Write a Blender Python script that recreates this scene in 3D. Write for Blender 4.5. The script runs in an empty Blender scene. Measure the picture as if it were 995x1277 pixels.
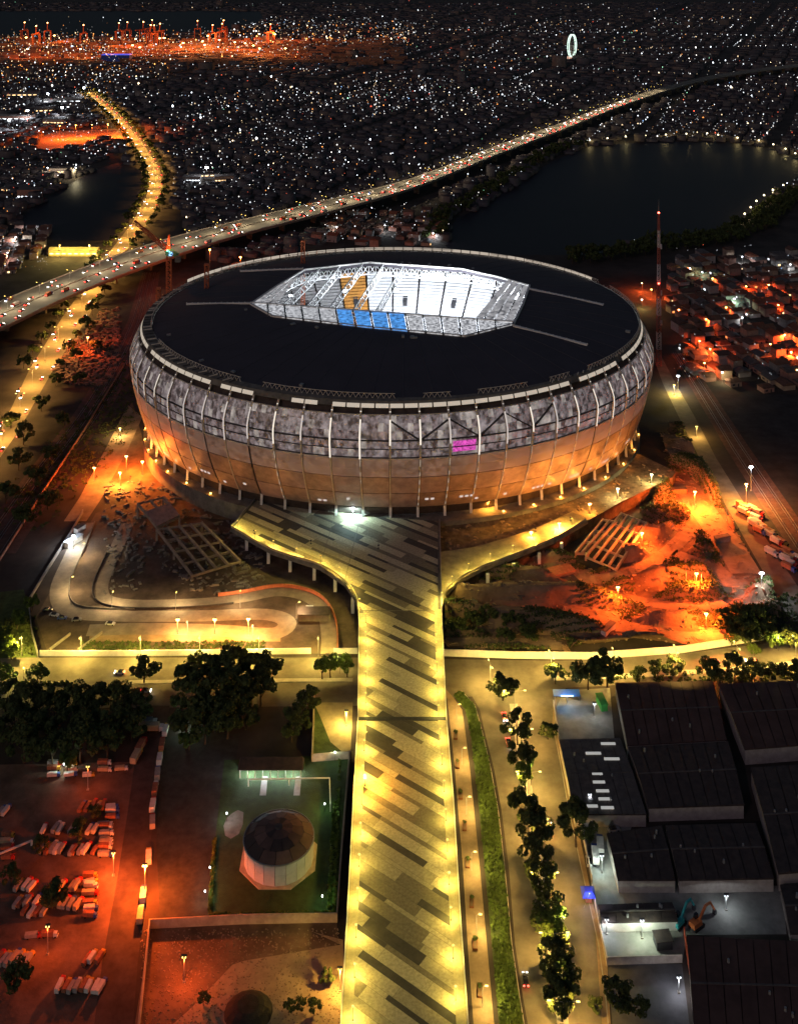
import bpy, bmesh, math, random
import numpy as np
from mathutils import Vector, Matrix
R = random.Random(7); NR = np.random.default_rng(5)
rad = math.radians; PI = math.pi
sc = bpy.context.scene
C = sc.collection

# ------------------------------------------------------------ camera, sky, moon, exposure
F, HZ, H = 1385.0, -80.0, 316.0          # focal length and horizon row in photo pixels, camera height in metres
cam = bpy.data.cameras.new('camera'); co = bpy.data.objects.new('camera', cam); C.objects.link(co)
co.location = (0, 0, H); co.rotation_euler = (rad(90), 0, 0)
cam.sensor_fit = 'VERTICAL'; cam.sensor_height = 24; cam.lens = F/1277*24
cam.shift_y = -(638.5-HZ)/1277; cam.clip_start = 1; cam.clip_end = 40000
sc.camera = co
w = bpy.data.worlds.new('World'); sc.world = w; w.use_nodes = True
nt = w.node_tree; bg = nt.nodes['Background']
sk = nt.nodes.new('ShaderNodeTexSky'); sk.sky_type = 'NISHITA'; sk.sun_disc = False
sk.sun_elevation = rad(12); sk.sun_rotation = rad(215)
nt.links.new(sk.outputs[0], bg.inputs[0]); bg.inputs[1].default_value = 0.0030
sun = bpy.data.lights.new('moon', 'SUN'); sun.energy = 0.020; sun.angle = rad(0.5); sun.color = (1, .68, .92)
so = bpy.data.objects.new('moon', sun); C.objects.link(so); so.rotation_euler = (rad(60), 0, rad(-35))
sc.view_settings.view_transform = 'Standard'; sc.view_settings.look = 'None'
sc.view_settings.exposure = 3.0; sc.view_settings.gamma = 1
sc.render.engine = 'CYCLES'
cy = sc.cycles
cy.max_bounces = 4; cy.diffuse_bounces = 2; cy.glossy_bounces = 2; cy.transmission_bounces = 3; cy.transparent_max_bounces = 6
cy.sample_clamp_indirect = 1.0; cy.use_denoising = True; cy.use_light_tree = True
cy.caustics_reflective = False; cy.caustics_refractive = False; cy.blur_glossy = 1.0

# ------------------------------------------------------------ helpers
def G(x, y, z=0.0):
    """photo pixel -> point at height z"""
    s = (y-HZ)/(H-z)
    return Vector(((x-497.5)/s, F/s, z))

MATS = {}
def mat(name, col, rough=.85, var=.35, scale=.4, metal=0.0, bump=0.0, bscale=4.0, spec=.3, col2=None, detail=6):
    if name in MATS: return MATS[name]
    m = bpy.data.materials.new(name); m.use_nodes = True
    n = m.node_tree.nodes; l = m.node_tree.links; b = n['Principled BSDF']
    b.inputs['Roughness'].default_value = rough; b.inputs['Metallic'].default_value = metal
    b.inputs['Specular IOR Level'].default_value = spec
    tc = n.new('ShaderNodeTexCoord')
    nz = n.new('ShaderNodeTexNoise'); nz.inputs['Scale'].default_value = scale; nz.inputs['Detail'].default_value = detail
    nz.inputs['Roughness'].default_value = .65
    l.new(tc.outputs['Object'], nz.inputs['Vector'])
    rp = n.new('ShaderNodeValToRGB'); rp.color_ramp.elements[0].position = .3; rp.color_ramp.elements[1].position = .7
    a = [max(0, c*(1-var)) for c in col]; c2 = col2 or [min(1, c*(1+var)) for c in col]
    rp.color_ramp.elements[0].color = (*a, 1); rp.color_ramp.elements[1].color = (*c2, 1)
    l.new(nz.outputs['Fac'], rp.inputs[0]); l.new(rp.outputs[0], b.inputs['Base Color'])
    if bump:
        n2 = n.new('ShaderNodeTexNoise'); n2.inputs['Scale'].default_value = bscale; n2.inputs['Detail'].default_value = 5
        l.new(tc.outputs['Object'], n2.inputs['Vector'])
        bp = n.new('ShaderNodeBump'); bp.inputs['Strength'].default_value = bump; bp.inputs['Distance'].default_value = .3
        l.new(n2.outputs['Fac'], bp.inputs['Height']); l.new(bp.outputs[0], b.inputs['Normal'])
    MATS[name] = m; return m

def emit(name, col, strength, sample=False):
    if name in MATS: return MATS[name]
    m = bpy.data.materials.new(name); m.use_nodes = True
    b = m.node_tree.nodes['Principled BSDF']
    b.inputs['Base Color'].default_value = (*[c*.3 for c in col], 1)
    b.inputs['Emission Color'].default_value = (*col, 1); b.inputs['Emission Strength'].default_value = strength
    m.cycles.emission_sampling = 'AUTO' if sample else 'NONE'
    MATS[name] = m; return m

def lit_glass(name, col, strength, scale, lo, hi, base=(.05, .045, .05), stretch=(1, 1, .8)):
    """a pane with lamps and lit rooms behind it"""
    m = bpy.data.materials.new(name); m.use_nodes = True
    n = m.node_tree.nodes; l = m.node_tree.links; b = n['Principled BSDF']
    b.inputs['Base Color'].default_value = (*base, 1); b.inputs['Roughness'].default_value = .25
    g = n.new('ShaderNodeNewGeometry')
    mp = n.new('ShaderNodeMapping'); mp.inputs['Scale'].default_value = stretch
    nz = n.new('ShaderNodeTexNoise'); nz.inputs['Scale'].default_value = scale; nz.inputs['Detail'].default_value = 4; nz.inputs['Roughness'].default_value = .7
    l.new(g.outputs['Position'], mp.inputs[0]); l.new(mp.outputs[0], nz.inputs['Vector'])
    mr = n.new('ShaderNodeMapRange'); mr.inputs['From Min'].default_value = lo; mr.inputs['From Max'].default_value = hi
    mr.inputs['To Min'].default_value = .06; mr.inputs['To Max'].default_value = 1
    l.new(nz.outputs['Fac'], mr.inputs['Value'])
    mu = n.new('ShaderNodeMath'); mu.operation = 'MULTIPLY'; mu.inputs[1].default_value = strength
    l.new(mr.outputs[0], mu.inputs[0])
    b.inputs['Emission Color'].default_value = (*col, 1); l.new(mu.outputs[0], b.inputs['Emission Strength'])
    m.cycles.emission_sampling = 'NONE'
    return m

class MB:
    def __init__(s): s.v = []; s.f = []
    def poly(s, pts):
        i = len(s.v); s.v += [tuple(p) for p in pts]; s.f.append(tuple(range(i, i+len(pts)))); return s
    def hexa(s, p):        # 8 points: bottom 4 ccw, top 4 ccw
        i = len(s.v); s.v += [tuple(q) for q in p]
        for f in ((3,2,1,0),(4,5,6,7),(0,1,5,4),(1,2,6,5),(2,3,7,6),(3,0,4,7)): s.f.append(tuple(i+k for k in f))
        return s
    def box(s, c, d, rz=0.0, taper=1.0):  # c = centre of the base, d = size
        x, y, z = d[0]/2, d[1]/2, d[2]; cs, sn = math.cos(rz), math.sin(rz); P = []
        for zz, k in ((0, 1), (z, taper)):
            for a, b in ((-x,-y),(x,-y),(x,y),(-x,y)):
                a *= k; b *= k; P.append((c[0]+a*cs-b*sn, c[1]+a*sn+b*cs, c[2]+zz))
        return s.hexa(P)
    def bar(s, a, b, w, h=None):
        a, b = Vector(a), Vector(b); h = h or w; d = (b-a)
        if d.length < 1e-6: return s
        d.normalize(); up = Vector((0,0,1)) if abs(d.z) < .95 else Vector((1,0,0))
        r = d.cross(up).normalized()*(w/2); u = r.cross(d).normalized()*(h/2)
        return s.hexa([a-r-u, a+r-u, b+r-u, b-r-u, a-r+u, a+r+u, b+r+u, b-r+u])
    def tube(s, a, b, r0, r1=None, n=6, cap=True):
        a, b = Vector(a), Vector(b); r1 = r0 if r1 is None else r1; d = (b-a).normalized()
        up = Vector((0,0,1)) if abs(d.z) < .95 else Vector((1,0,0))
        r = d.cross(up).normalized(); u = r.cross(d).normalized(); i = len(s.v)
        for p, rr in ((a, r0), (b, r1)):
            for k in range(n):
                t = 2*PI*k/n; s.v.append(tuple(p + r*math.cos(t)*rr + u*math.sin(t)*rr))
        for k in range(n):
            k2 = (k+1) % n; s.f.append((i+k, i+k2, i+n+k2, i+n+k))
        if cap: s.f.append(tuple(i+n+k for k in range(n))); s.f.append(tuple(i+k for k in range(n))[::-1])
        return s
    def prism(s, pts, z0, z1):      # pts xy ccw, any simple polygon
        n = len(pts); i = len(s.v)
        ar = sum(pts[k][0]*pts[(k+1) % n][1]-pts[(k+1) % n][0]*pts[k][1] for k in range(n))
        if ar < 0: pts = pts[::-1]
        s.v += [(p[0], p[1], z0) for p in pts] + [(p[0], p[1], z1) for p in pts]
        s.f.append(tuple(range(i+n-1, i-1, -1))); s.f.append(tuple(range(i+n, i+2*n)))
        for k in range(n):
            k2 = (k+1) % n; s.f.append((i+k, i+k2, i+n+k2, i+n+k))
        return s
    def mesh(s, name, m):
        me = bpy.data.meshes.new(name); me.from_pydata(s.v, [], s.f)
        if m: me.materials.append(m)
        me.update(); return me
    def build(s, name, m, parent=None, loc=None):
        o = bpy.data.objects.new(name, s.mesh(name, m)); C.objects.link(o)
        if parent: o.parent = parent
        if loc is not None: o.location = loc
        return o

def link(name, me, parent=None, loc=None, rz=None, scale=None):
    o = bpy.data.objects.new(name, me); C.objects.link(o)
    if parent: o.parent = parent
    if loc is not None: o.location = loc
    if rz is not None: o.rotation_euler = (0, 0, rz)
    if scale is not None: o.scale = scale
    return o
def tag(o, label, cat, group=None):
    o['label'] = label; o['category'] = cat
    if group: o['group'] = group
    return o
def thing(name, label, cat, loc=(0,0,0), rz=0.0, group=None):
    o = bpy.data.objects.new(name, None); C.objects.link(o); o.location = loc; o.rotation_euler = (0,0,rz)
    o.empty_display_size = .5
    return tag(o, label, cat, group)
def struct(o): o['kind'] = 'structure'; return o
def stuff(o): o['kind'] = 'stuff'; return o
def dup(root, loc, rz=0.0, scale=None, label=None, group=None):
    r = root.copy(); C.objects.link(r); r.location = loc; r.rotation_euler = (0,0,rz)
    if scale: r.scale = scale if hasattr(scale, '__len__') else (scale,)*3
    if label: r['label'] = label
    if group: r['group'] = group
    for ch in list(root.children):
        c = ch.copy(); C.objects.link(c); c.parent = r
        for g in list(ch.children):
            d = g.copy(); C.objects.link(d); d.parent = c
    return r
def sheet(name, px, z, m):
    return struct(MB().poly([G(x, y, z) for x, y in px][::-1]).build(name, m))
def fix_up(o):
    bm = bmesh.new(); bm.from_mesh(o.data); bmesh.ops.recalc_face_normals(bm, faces=bm.faces); bm.to_mesh(o.data); bm.free(); return o
def strip(name, left, right, z, m):
    mb = MB()
    for k in range(len(left)-1):
        mb.poly([G(*left[k], z), G(*right[k], z), G(*right[k+1], z), G(*left[k+1], z)])
    return struct(mb.build(name, m))
def smooth_path(pts, n=6):
    out = []; P = [Vector(p) for p in pts]
    for i in range(len(P)-1):
        p0 = P[max(i-1, 0)]; p1 = P[i]; p2 = P[i+1]; p3 = P[min(i+2, len(P)-1)]
        for k in range(n):
            t = k/n
            out.append(.5*((2*p1)+(p2-p0)*t+(2*p0-5*p1+4*p2-p3)*t*t+(3*p1-p0-3*p2+p3)*t**3))
    out.append(P[-1]); return out
def offset_path(P, d):
    out = []
    for i, p in enumerate(P):
        t = (P[min(i+1, len(P)-1)]-P[max(i-1, 0)]); t.z = 0; t.normalize()
        out.append(p+Vector((-t.y, t.x, 0))*d)
    return out
def ribbon_mb(P, wd, mb=None, dz=0.0):
    mb = mb or MB(); A = offset_path(P, wd/2); B = offset_path(P, -wd/2); z = Vector((0,0,dz))
    for i in range(len(P)-1): mb.poly([B[i]+z, B[i+1]+z, A[i+1]+z, A[i]+z])
    return mb
def wall_mb(P, th, h, mb=None):
    mb = mb or MB(); A = offset_path(P, th/2); B = offset_path(P, -th/2); u = Vector((0,0,h))
    for i in range(len(P)-1): mb.hexa([A[i], B[i], B[i+1], A[i+1], A[i]+u, B[i]+u, B[i+1]+u, A[i+1]+u])
    return mb
def along(P, step, start=0.0):
    """points and headings every `step` metres"""
    out = []; need = start
    for i in range(len(P)-1):
        d = P[i+1]-P[i]; L = d.length
        while need <= L:
            out.append((P[i]+d*(need/L), math.atan2(d.y, d.x))); need += step
        need -= L
    return out
def lamp(kind, loc, power, col, parent, size=.4, spot=None, aim=None):
    d = bpy.data.lights.new(kind, 'SPOT' if spot else 'POINT'); d.energy = power; d.color = col; d.shadow_soft_size = size
    if spot: d.spot_size = rad(spot); d.spot_blend = .12
    o = bpy.data.objects.new(kind, d); C.objects.link(o); o.location = loc; o.parent = parent
    if spot:
        v = Vector(aim) if aim is not None else Vector((0,0,-1)); o.rotation_euler = v.to_track_quat('-Z', 'Y').to_euler()
    return o
def inpoly(X, Y, poly):
    r = np.zeros(X.shape, bool); n = len(poly)
    for i in range(n):
        x0, y0 = poly[i][:2]; x1, y1 = poly[(i+1) % n][:2]
        c = ((y0 > Y) != (y1 > Y)); d = (y1-y0) if y1 != y0 else 1e-9
        r ^= c & (X < (x1-x0)*(Y-y0)/d+x0)
    return r

SOD = (1.0, .66, .14); ORG = (1.0, .125, .012); CREAM = (1.0, .78, .30); WHT = (.85, .92, 1.0); RED = (1.0, .12, .02)
asphalt = mat('asphalt', (.075, .07, .062), .9, .3, .15)
asphalt_old = mat('asphalt_worn', (.13, .115, .09), .9, .35, .12)
concrete = mat('concrete', (.32, .30, .26), .85, .25, .3)
conc_dark = mat('concrete_stained', (.16, .15, .13), .9, .4, .25)
soil = mat('soil', (.15, .10, .06), .95, .55, .09, bump=.6, bscale=.6)
soil_pale = mat('soil_pale', (.26, .19, .12), .95, .4, .12, bump=.5, bscale=.7)
grass = mat('grass', (.05, .075, .02), .95, .5, .25, bump=.8, bscale=2)
lawn = mat('lawn', (.035, .06, .018), .95, .35, .3, bump=.6, bscale=3)
white_p = mat('white_paint', (.75, .74, .70), .6, .12, .6)
steel = mat('galvanised_steel', (.35, .35, .35), .5, .2, 1, metal=.5)
dark_m = mat('dark_metal', (.05, .05, .055), .6, .3, 1)
rubber = mat('rubber', (.02, .02, .02), .9, .2, 2)
bark = mat('bark', (.07, .05, .03), .95, .4, 2)
roof_dark = mat('roof_sheet_dark', (.06, .048, .05), .7, .45, .35, bump=.3, bscale=3, col2=(.085, .06, .052))
roof_brown = mat('roof_sheet_brown', (.09, .05, .042), .8, .35, .12)
roof_grey = mat('roof_sheet_grey', (.10, .09, .09), .75, .4, .35, bump=.3, bscale=3, col2=(.14, .12, .11))
plaster = mat('plaster', (.38, .34, .30), .85, .25, .4)
H_SOD = emit('lamp_sodium', SOD, .8); H_ORG = emit('lamp_orange', (1, .42, .08), 6); H_CREAM = emit('lamp_cream', (1, .88, .5), 1.6); H_WHT = emit('lamp_white', WHT, 3); H_DIM = emit('lamp_dim', WHT, .5)

# ------------------------------------------------------------ ground, water, roads
gm = mat('ground_earth', (.045, .036, .03), .95, .6, .03, bump=.4, bscale=.3)
struct(MB().poly([(-9000,-500,0),(9000,-500,0),(9000,14000,0),(-9000,14000,0)]).build('ground', gm))
water = mat('lake_water', (.016, .012, .018), .55, .12, .01, bump=.1, bscale=.25, spec=.12)
LAKE = [(555,318),(558,292),(570,272),(600,258),(640,232),(690,200),(735,183),(800,177),(890,175),(955,184),(995,198),(1030,215),(990,232),(950,250),(925,275),(880,292),(850,300),(800,304),(740,318)]
sheet('lake', LAKE, .06, water)
POND = [(70,240),(118,212),(150,202),(182,214),(186,236),(160,278),(135,300),(70,300),(20,275)]
sheet('pond', POND, .06, water)
lake_w = [G(*p) for p in LAKE]; pond_w = [G(*p) for p in POND]

# main road across the picture, two carriageways with a median
strip('main_road', [(-60,822),(50,820),(250,820),(445,820),(552,822),(700,824),(850,815),(950,803),(1060,785)],
      [(-60,886),(50,884),(250,882),(445,880),(552,872),(700,858),(850,850),(950,842),(1060,835)], .02, asphalt_old)
med = [G(x, y) for x, y in [(-60,857),(85,853)]]
struct(wall_mb([G(-60,856), G(85,852)], 2.2, .15).build('median_kerb', concrete))
struct(wall_mb([G(160,851), G(300,849), G(440,848)], 2.2, .15).build('median_kerb', concrete))
struct(wall_mb([G(690,846), G(800,842), G(905,836), G(1050,822)], 3.0, .15).build('median_kerb', concrete))
# road beside the bridge
RL = [(583,858),(598,885),(604,912),(616,960),(625,1010),(634,1080),(642,1178),(652,1245),(662,1300)]
RR = [(705,858),(692,885),(691,912),(700,960),(709,1010),(724,1080),(746,1178),(755,1245),(760,1300)]
strip('side_road', RL, RR, .03, asphalt_old)
RM = [G(*p) for p in [(640,878),(652,950),(662,1010),(674,1090),(688,1178),(698,1245),(704,1300)]]
struct(wall_mb(smooth_path(RM, 4), 3.4, .15).build('median_kerb', concrete))
VL = [(566,868),(580,885),(586,912),(592,960),(597,1010),(604,1080),(613,1178),(619,1245),(624,1300)]
VR = [(575,862),(592,880),(601,912),(612,960),(621,1010),(629,1080),(638,1178),(648,1245),(657,1300)]
strip('canal_bank', VL, VR, .024, grass)
PL = [(556,860),(559,885),(562,912),(567,960),(571,1010),(577,1080),(583,1178),(588,1245),(592,1300)]
PR = [(564,868),(576,885),(580,912),(586,960),(591,1010),(598,1080),(607,1178),(613,1245),(618,1300)]
strip('footpath', PL, PR, .034, soil_pale)
struct(wall_mb([G(*p) for p in VR], .25, .25).build('kerb', concrete))
struct(wall_mb([G(*p) for p in RR[1:]], .3, .15).build('kerb', concrete))
# far sodium-lit avenue at the left and its continuation
AL = [(-60,600),(0,540),(38,459),(80,393),(110,352),(134,318),(164,280),(182,248),(186,232),(184,212),(170,184),(146,152),(126,132),(106,116)]
AR = [(-20,600),(22,540),(68,459),(112,393),(133,352),(154,318),(184,280),(199,250),(203,232),(199,210),(181,182),(154,150),(132,130),(112,114)]
AVE = mat('avenue_asphalt', (.17, .14, .09), .9, .3, .05)
strip('avenue', AL, AR, .03, AVE)
ave_mid = smooth_path([(G(*a)+G(*b))/2 for a, b in zip(AL, AR)], 4)
# road at the right, railway line beside it
BL = [(812,440),(826,478),(846,520),(872,572),(900,622),(928,672),(958,725),(985,775)]
BR = [(822,440),(842,478),(866,520),(893,572),(924,622),(955,672),(990,725),(1025,775)]
strip('frontage_road', BL, BR, .02, asphalt_old)
# railway at the left
strip('railway_bed', [(178,340),(160,400),(129,459),(90,520),(34,590),(-40,690)], [(200,340),(190,400),(166,459),(133,520),(84,590),(20,690)], .02, mat('ballast', (.10, .055, .045), .95, .4, .3, bump=.5, bscale=1.5))
for k, f in enumerate((.2, .45, .7)):
    t = thing('railway_track', 'pair of steel rails on brown ballast in the left railway corridor', 'railway track', group='railway tracks')
    base = smooth_path([G(*[a+(b-a)*f for a, b in zip(p, q)]) for p, q in zip([(178,340),(160,400),(129,459),(90,520),(34,590),(-40,690)], [(200,340),(190,400),(166,459),(133,520),(84,590),(20,690)])], 3)
    base = [p+Vector((0,0,.03)) for p in base]
    for s in (-.72, .72): wall_mb(offset_path(base, s), .14, .18).build('rail', steel, t)
strip('railway_bed', [(836,440),(858,478),(905,560),(962,650),(1005,715)], [(850,440),(880,478),(935,560),(998,650),(1040,715)], .016, MATS['ballast'])
for f in (.3, .7):
    t = thing('railway_track', 'pair of steel rails beside the frontage road on the right', 'railway track', group='railway tracks by the frontage road')
    base = [G(a[0]+(b[0]-a[0])*f, a[1], .03) for a, b in zip([(836,440),(858,478),(905,560),(962,650),(1005,715)], [(850,440),(880,478),(935,560),(998,650),(1040,715)])]
    for s in (-.72, .72): wall_mb(offset_path(base, s), .14, .18).build('rail', steel, t)
# dirt ways and fields
strip('dirt_track', [(160,505),(132,560),(100,620),(80,650)], [(178,520),(160,560),(128,620),(108,650)], .03, soil_pale)
sheet('works_yard', [(165,500),(182,560),(232,590),(330,625),(300,650),(200,640),(120,612),(135,570)], .012, soil)
sheet('dirt_field', [(70,164),(148,160),(158,178),(60,192),(-60,196),(-60,190),(20,182)], .03, soil_pale)
sheet('pale_road', [(-60,192),(60,184),(160,176),(164,182),(60,192),(-60,202)], .05, concrete)
sheet('scrub_field', [(880,492),(1100,492),(1100,800),(1010,715),(935,565)], .01, mat('scrub_soil', (.035, .03, .03), .95, .5, .1))

# ------------------------------------------------------------ the stadium
CX, CY, RA, RB = -2.0, 704.0, 151.0, 132.5
PROF = [(14,-15.5),(20,-10.5),(26,-6),(32,-2),(38,1.5),(44,4.5),(50,6.8),(58,8.6),(66,8.4),(72,6.6),(76,4.2)]
def prof(z):
    for (z0, d0), (z1, d1) in zip(PROF, PROF[1:]):
        if z <= z1: return d0+(d1-d0)*(z-z0)/(z1-z0)
    return PROF[-1][1]
def EPr(t, d, z): return Vector((CX+(RA+d)*math.cos(t), CY+(RB+d)*math.sin(t), z))
def EP(t, d, z):        # the oval is fuller at its two ends than at its long sides
    dx = 8.6-(8.6-d)*.42 if d > -20 else d+16.6
    if d > -20 and z > 62: dx -= min(z-62, 15)*.36
    return Vector((CX-2.5+(RA+2.5+dx)*math.cos(t), CY+(RB+d)*math.sin(t), z))
st = thing('stadium', 'huge oval stadium with bulging brown panel facade and dark roof', 'stadium', (CX, CY, 0))
IL = Vector((-CX, -CY, 0))
def sp(mb, name, m, parent=None):
    o = mb.build(name, m, parent or st)
    if parent is None: o.location = IL
    return o
NB = 66
panel_m = mat('facade_panel', (.42, .31, .25), .5, .35, .22, metal=.25, bump=.15, bscale=2.5, spec=.4)
panel_m2 = mat('facade_panel_mauve', (.44, .34, .33), .45, .3, .2, metal=.25, bump=.15, bscale=2.5, spec=.4)
panel_glow = lit_glass('facade_panel_glow', (.92, .62, .50), .018, .35, .35, .75, (.34, .25, .22))  # panels emit faintly, painting a fade from glazed band to lower facade
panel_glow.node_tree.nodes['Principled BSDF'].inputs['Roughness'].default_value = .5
rib_m = mat('rib_cream', (.62, .56, .47), .6, .2, .4)
glass_front = lit_glass('facade_glass_bright', (.95, .84, .78), .072, .22, .30, .75, (.15, .12, .115))
glass_dim = lit_glass('facade_glass_dim', (.94, .74, .76), .042, .35, .40, .75, (.13, .10, .10))
glass_side = lit_glass('facade_glass_mauve', (.94, .80, .82), .054, .3, .40, .75, (.13, .10, .105))
pink = lit_glass('screen_pink', (1, .12, .68), .13, 1.0, .3, .65)
glow_top = emit('rib_glow', (1, .90, .78), .12)  # emission painted on the ribs in place of lamps shining on them
glow_low = emit('rib_glow_low', (.95, .78, .62), .035)
glow_dim = emit('facade_glow_dim', (.95, .85, .80), .075)
ts = [2*PI*(k+.5)/NB - PI/2 for k in range(NB)]
ph = 2*PI/NB
for k, t in enumerate(ts):
    front = math.sin(t) < .25
    for (z0, z1) in ((14.2, 25.7), (26.1, 37.7), (38.1, 49.7)):
        mb = MB(); zs = [z0, (z0+z1)/2, z1]; ps = []
        for z in zs: ps.append([EP(t+u*ph*.5*.92, prof(z)+.1, z) for u in (-1, 0, 1)])
        pi_ = []
        for z in zs: pi_.append([EP(t+u*ph*.5*.92, prof(z)-.35, z) for u in (-1, 0, 1)])
        for a in range(2):
            for b in range(2): mb.poly([ps[a][b], ps[a][b+1], ps[a+1][b+1], ps[a+1][b]])
        for a in range(2):
            mb.poly([pi_[a][0], ps[a][0], ps[a+1][0], pi_[a+1][0]]); mb.poly([ps[a][2], pi_[a][2], pi_[a+1][2], ps[a+1][2]])
        mb.poly([pi_[0][0], pi_[0][2], ps[0][2], ps[0][0]]); mb.poly([ps[2][0], ps[2][2], pi_[2][2], pi_[2][0]])
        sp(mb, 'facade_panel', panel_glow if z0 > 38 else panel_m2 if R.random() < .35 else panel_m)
    # glazed band with braces
    mid = abs(t+PI/2-.05) < .55
    zs = [50.2, 55, 60, 64, 68, 72.0]; us = [-.47+.94*q/5 for q in range(6)]
    mb = MB(); mi_ = []
    for a in range(5):
        for b in range(5):
            mb.poly([EP(t+ph*us[b], prof(zs[a])-1.4, zs[a]), EP(t+ph*us[b+1], prof(zs[a])-1.4, zs[a]), EP(t+ph*us[b+1], prof(zs[a+1])-1.4, zs[a+1]), EP(t+ph*us[b], prof(zs[a+1])-1.4, zs[a+1])])
            mi_.append(R.choices((0, 1, 2), (2.5, 4, 2.2) if mid else (4, 4, 1))[0])
    wn = sp(mb, 'window', glass_dim)
    wn.data.materials.append(glass_side); wn.data.materials.append(glass_front); wn.data.polygons.foreach_set('material_index', mi_)
    if front:
        br = MB(); s = 1 if k % 2 else -1
        if mid: br.bar(EP(t-s*ph*.46, prof(60)-.7, 60), EP(t+s*ph*.46, prof(69)-.7, 69), 1.6, .5)
        br.bar(EP(t-ph*.46, prof(55)-.7, 55), EP(t+ph*.46, prof(55)-.7, 55), .4, .4)
        br.bar(EP(t-ph*.46, prof(59.6)-.7, 59.6), EP(t+ph*.46, prof(59.6)-.7, 59.6), .9, .5)
        sp(br, 'brace', dark_m)
        for z in (49.95, 72.3): sp(MB().bar(EP(t-ph*.47, prof(z)+.2, z), EP(t+ph*.47, prof(z)+.2, z), .4, .4), 'transom', rib_m)
        if R.random() < .7:
            m2 = MB(); z0 = R.choice((17, 20)); lo = R.uniform(-.4, 0)
            for q in range(R.randint(1, 3)):
                a = t+(lo+q*.2)*ph; m2.poly([EP(a, prof(z0)+.14, z0), EP(a+.13*ph, prof(z0)+.14, z0), EP(a+.13*ph, prof(z0+1.6)+.14, z0+1.6), EP(a, prof(z0+1.6)+.14, z0+1.6)])
            sp(m2, 'lit_opening', glow_dim)
    if k in (2,): 
        m2 = MB()
        for z in (52, 55): m2.poly([EP(t-ph*.4, prof(z)-1.2, z), EP(t+ph*.4, prof(z)-1.2, z), EP(t+ph*.4, prof(z+3)-1.2, z+3), EP(t-ph*.4, prof(z+3)-1.2, z+3)])
        o = sp(m2, 'screen', pink); o['label'] = 'glowing pink screen behind the facade'
    # dark gap liner behind everything of this bay
    tb = t+ph/2
    def rib_mb(zz, w_=.030, o_=.9):
        mb = MB()
        for a in range(len(zz)-1):
            q = [EP(tb+u*ph*w_, prof(z)+d, z) for z in (zz[a], zz[a+1]) for u, d in ((-1, o_), (1, o_), (1, -1), (-1, -1))]
            mb.hexa(q)
        return mb
    rb = sp(rib_mb([50, 54, 58, 62, 66, 72, 76]), 'rib', rib_m)
    dk = R.random() < .5 and 3 <= k < NB-3
    sp(rib_mb([14, 20, 26, 32, 38, 44, 49.98], .018 if dk else .024, -.2 if dk else .7), 'lower_rib', dark_m if dk else rib_m)
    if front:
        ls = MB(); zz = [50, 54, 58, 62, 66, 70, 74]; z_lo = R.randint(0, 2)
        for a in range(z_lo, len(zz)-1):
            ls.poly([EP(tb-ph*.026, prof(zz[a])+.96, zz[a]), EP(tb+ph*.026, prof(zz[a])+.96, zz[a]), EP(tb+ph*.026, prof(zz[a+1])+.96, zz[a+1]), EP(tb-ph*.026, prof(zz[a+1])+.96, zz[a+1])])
        o = ls.build('rib_glow_strip', glow_top if R.random() < .6 else glow_dim, rb)
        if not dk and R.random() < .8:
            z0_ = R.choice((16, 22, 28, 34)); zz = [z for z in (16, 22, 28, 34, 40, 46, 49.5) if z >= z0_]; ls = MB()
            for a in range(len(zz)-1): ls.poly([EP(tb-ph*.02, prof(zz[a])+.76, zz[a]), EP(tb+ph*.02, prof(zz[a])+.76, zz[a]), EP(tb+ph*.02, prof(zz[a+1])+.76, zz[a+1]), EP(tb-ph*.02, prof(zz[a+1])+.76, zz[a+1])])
            sp(ls, 'lower_rib_glow_strip', glow_low)
        b2 = MB(); b2.bar(EP(tb, -15.3, 8.8), EP(tb, prof(14.5)-1, 15), 1.5, 1.3); sp(b2, 'column', white_p)
# solid liner inside the facade, podium drum, rim
mb = MB(); N = 132; zz = [9, 20, 32, 44, 58, 70, 76]
for k in range(N):
    a, b = 2*PI*k/N, 2*PI*(k+1)/N
    for z0, z1 in zip(zz, zz[1:]):
        d0, d1 = prof(max(z0, 14))-2.6, prof(max(z1, 14))-2.6
        mb.poly([EP(a, d0, z0), EP(b, d0, z0), EP(b, d1, z1), EP(a, d1, z1)])
sp(mb, 'inner_shell', mat('shell_dark', (.06, .045, .04), .9, .4, .3))
mb = MB(); mb.prism([tuple(EP(2*PI*k/N, -9, 0))[:2] for k in range(N)], 0, 8.85); sp(mb, 'podium', conc_dark)
mb = MB()
for k in range(N):
    a, b = 2*PI*k/N, 2*PI*(k+1)/N
    mb.hexa([EP(a, 5.4, 75.8), EP(b, 5.4, 75.8), EPr(b, 0.4, 75.8), EPr(a, 0.4, 75.8), EP(a, 3.6, 78.2), EP(b, 3.6, 78.2), EPr(b, 0.4, 78.6), EPr(a, 0.4, 78.6)])
rim = sp(mb, 'rim_beam', conc_dark)
rl = emit('rim_glow', (1, .86, .70), .06)  # glow painted along the rim in place of light falling on it
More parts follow.
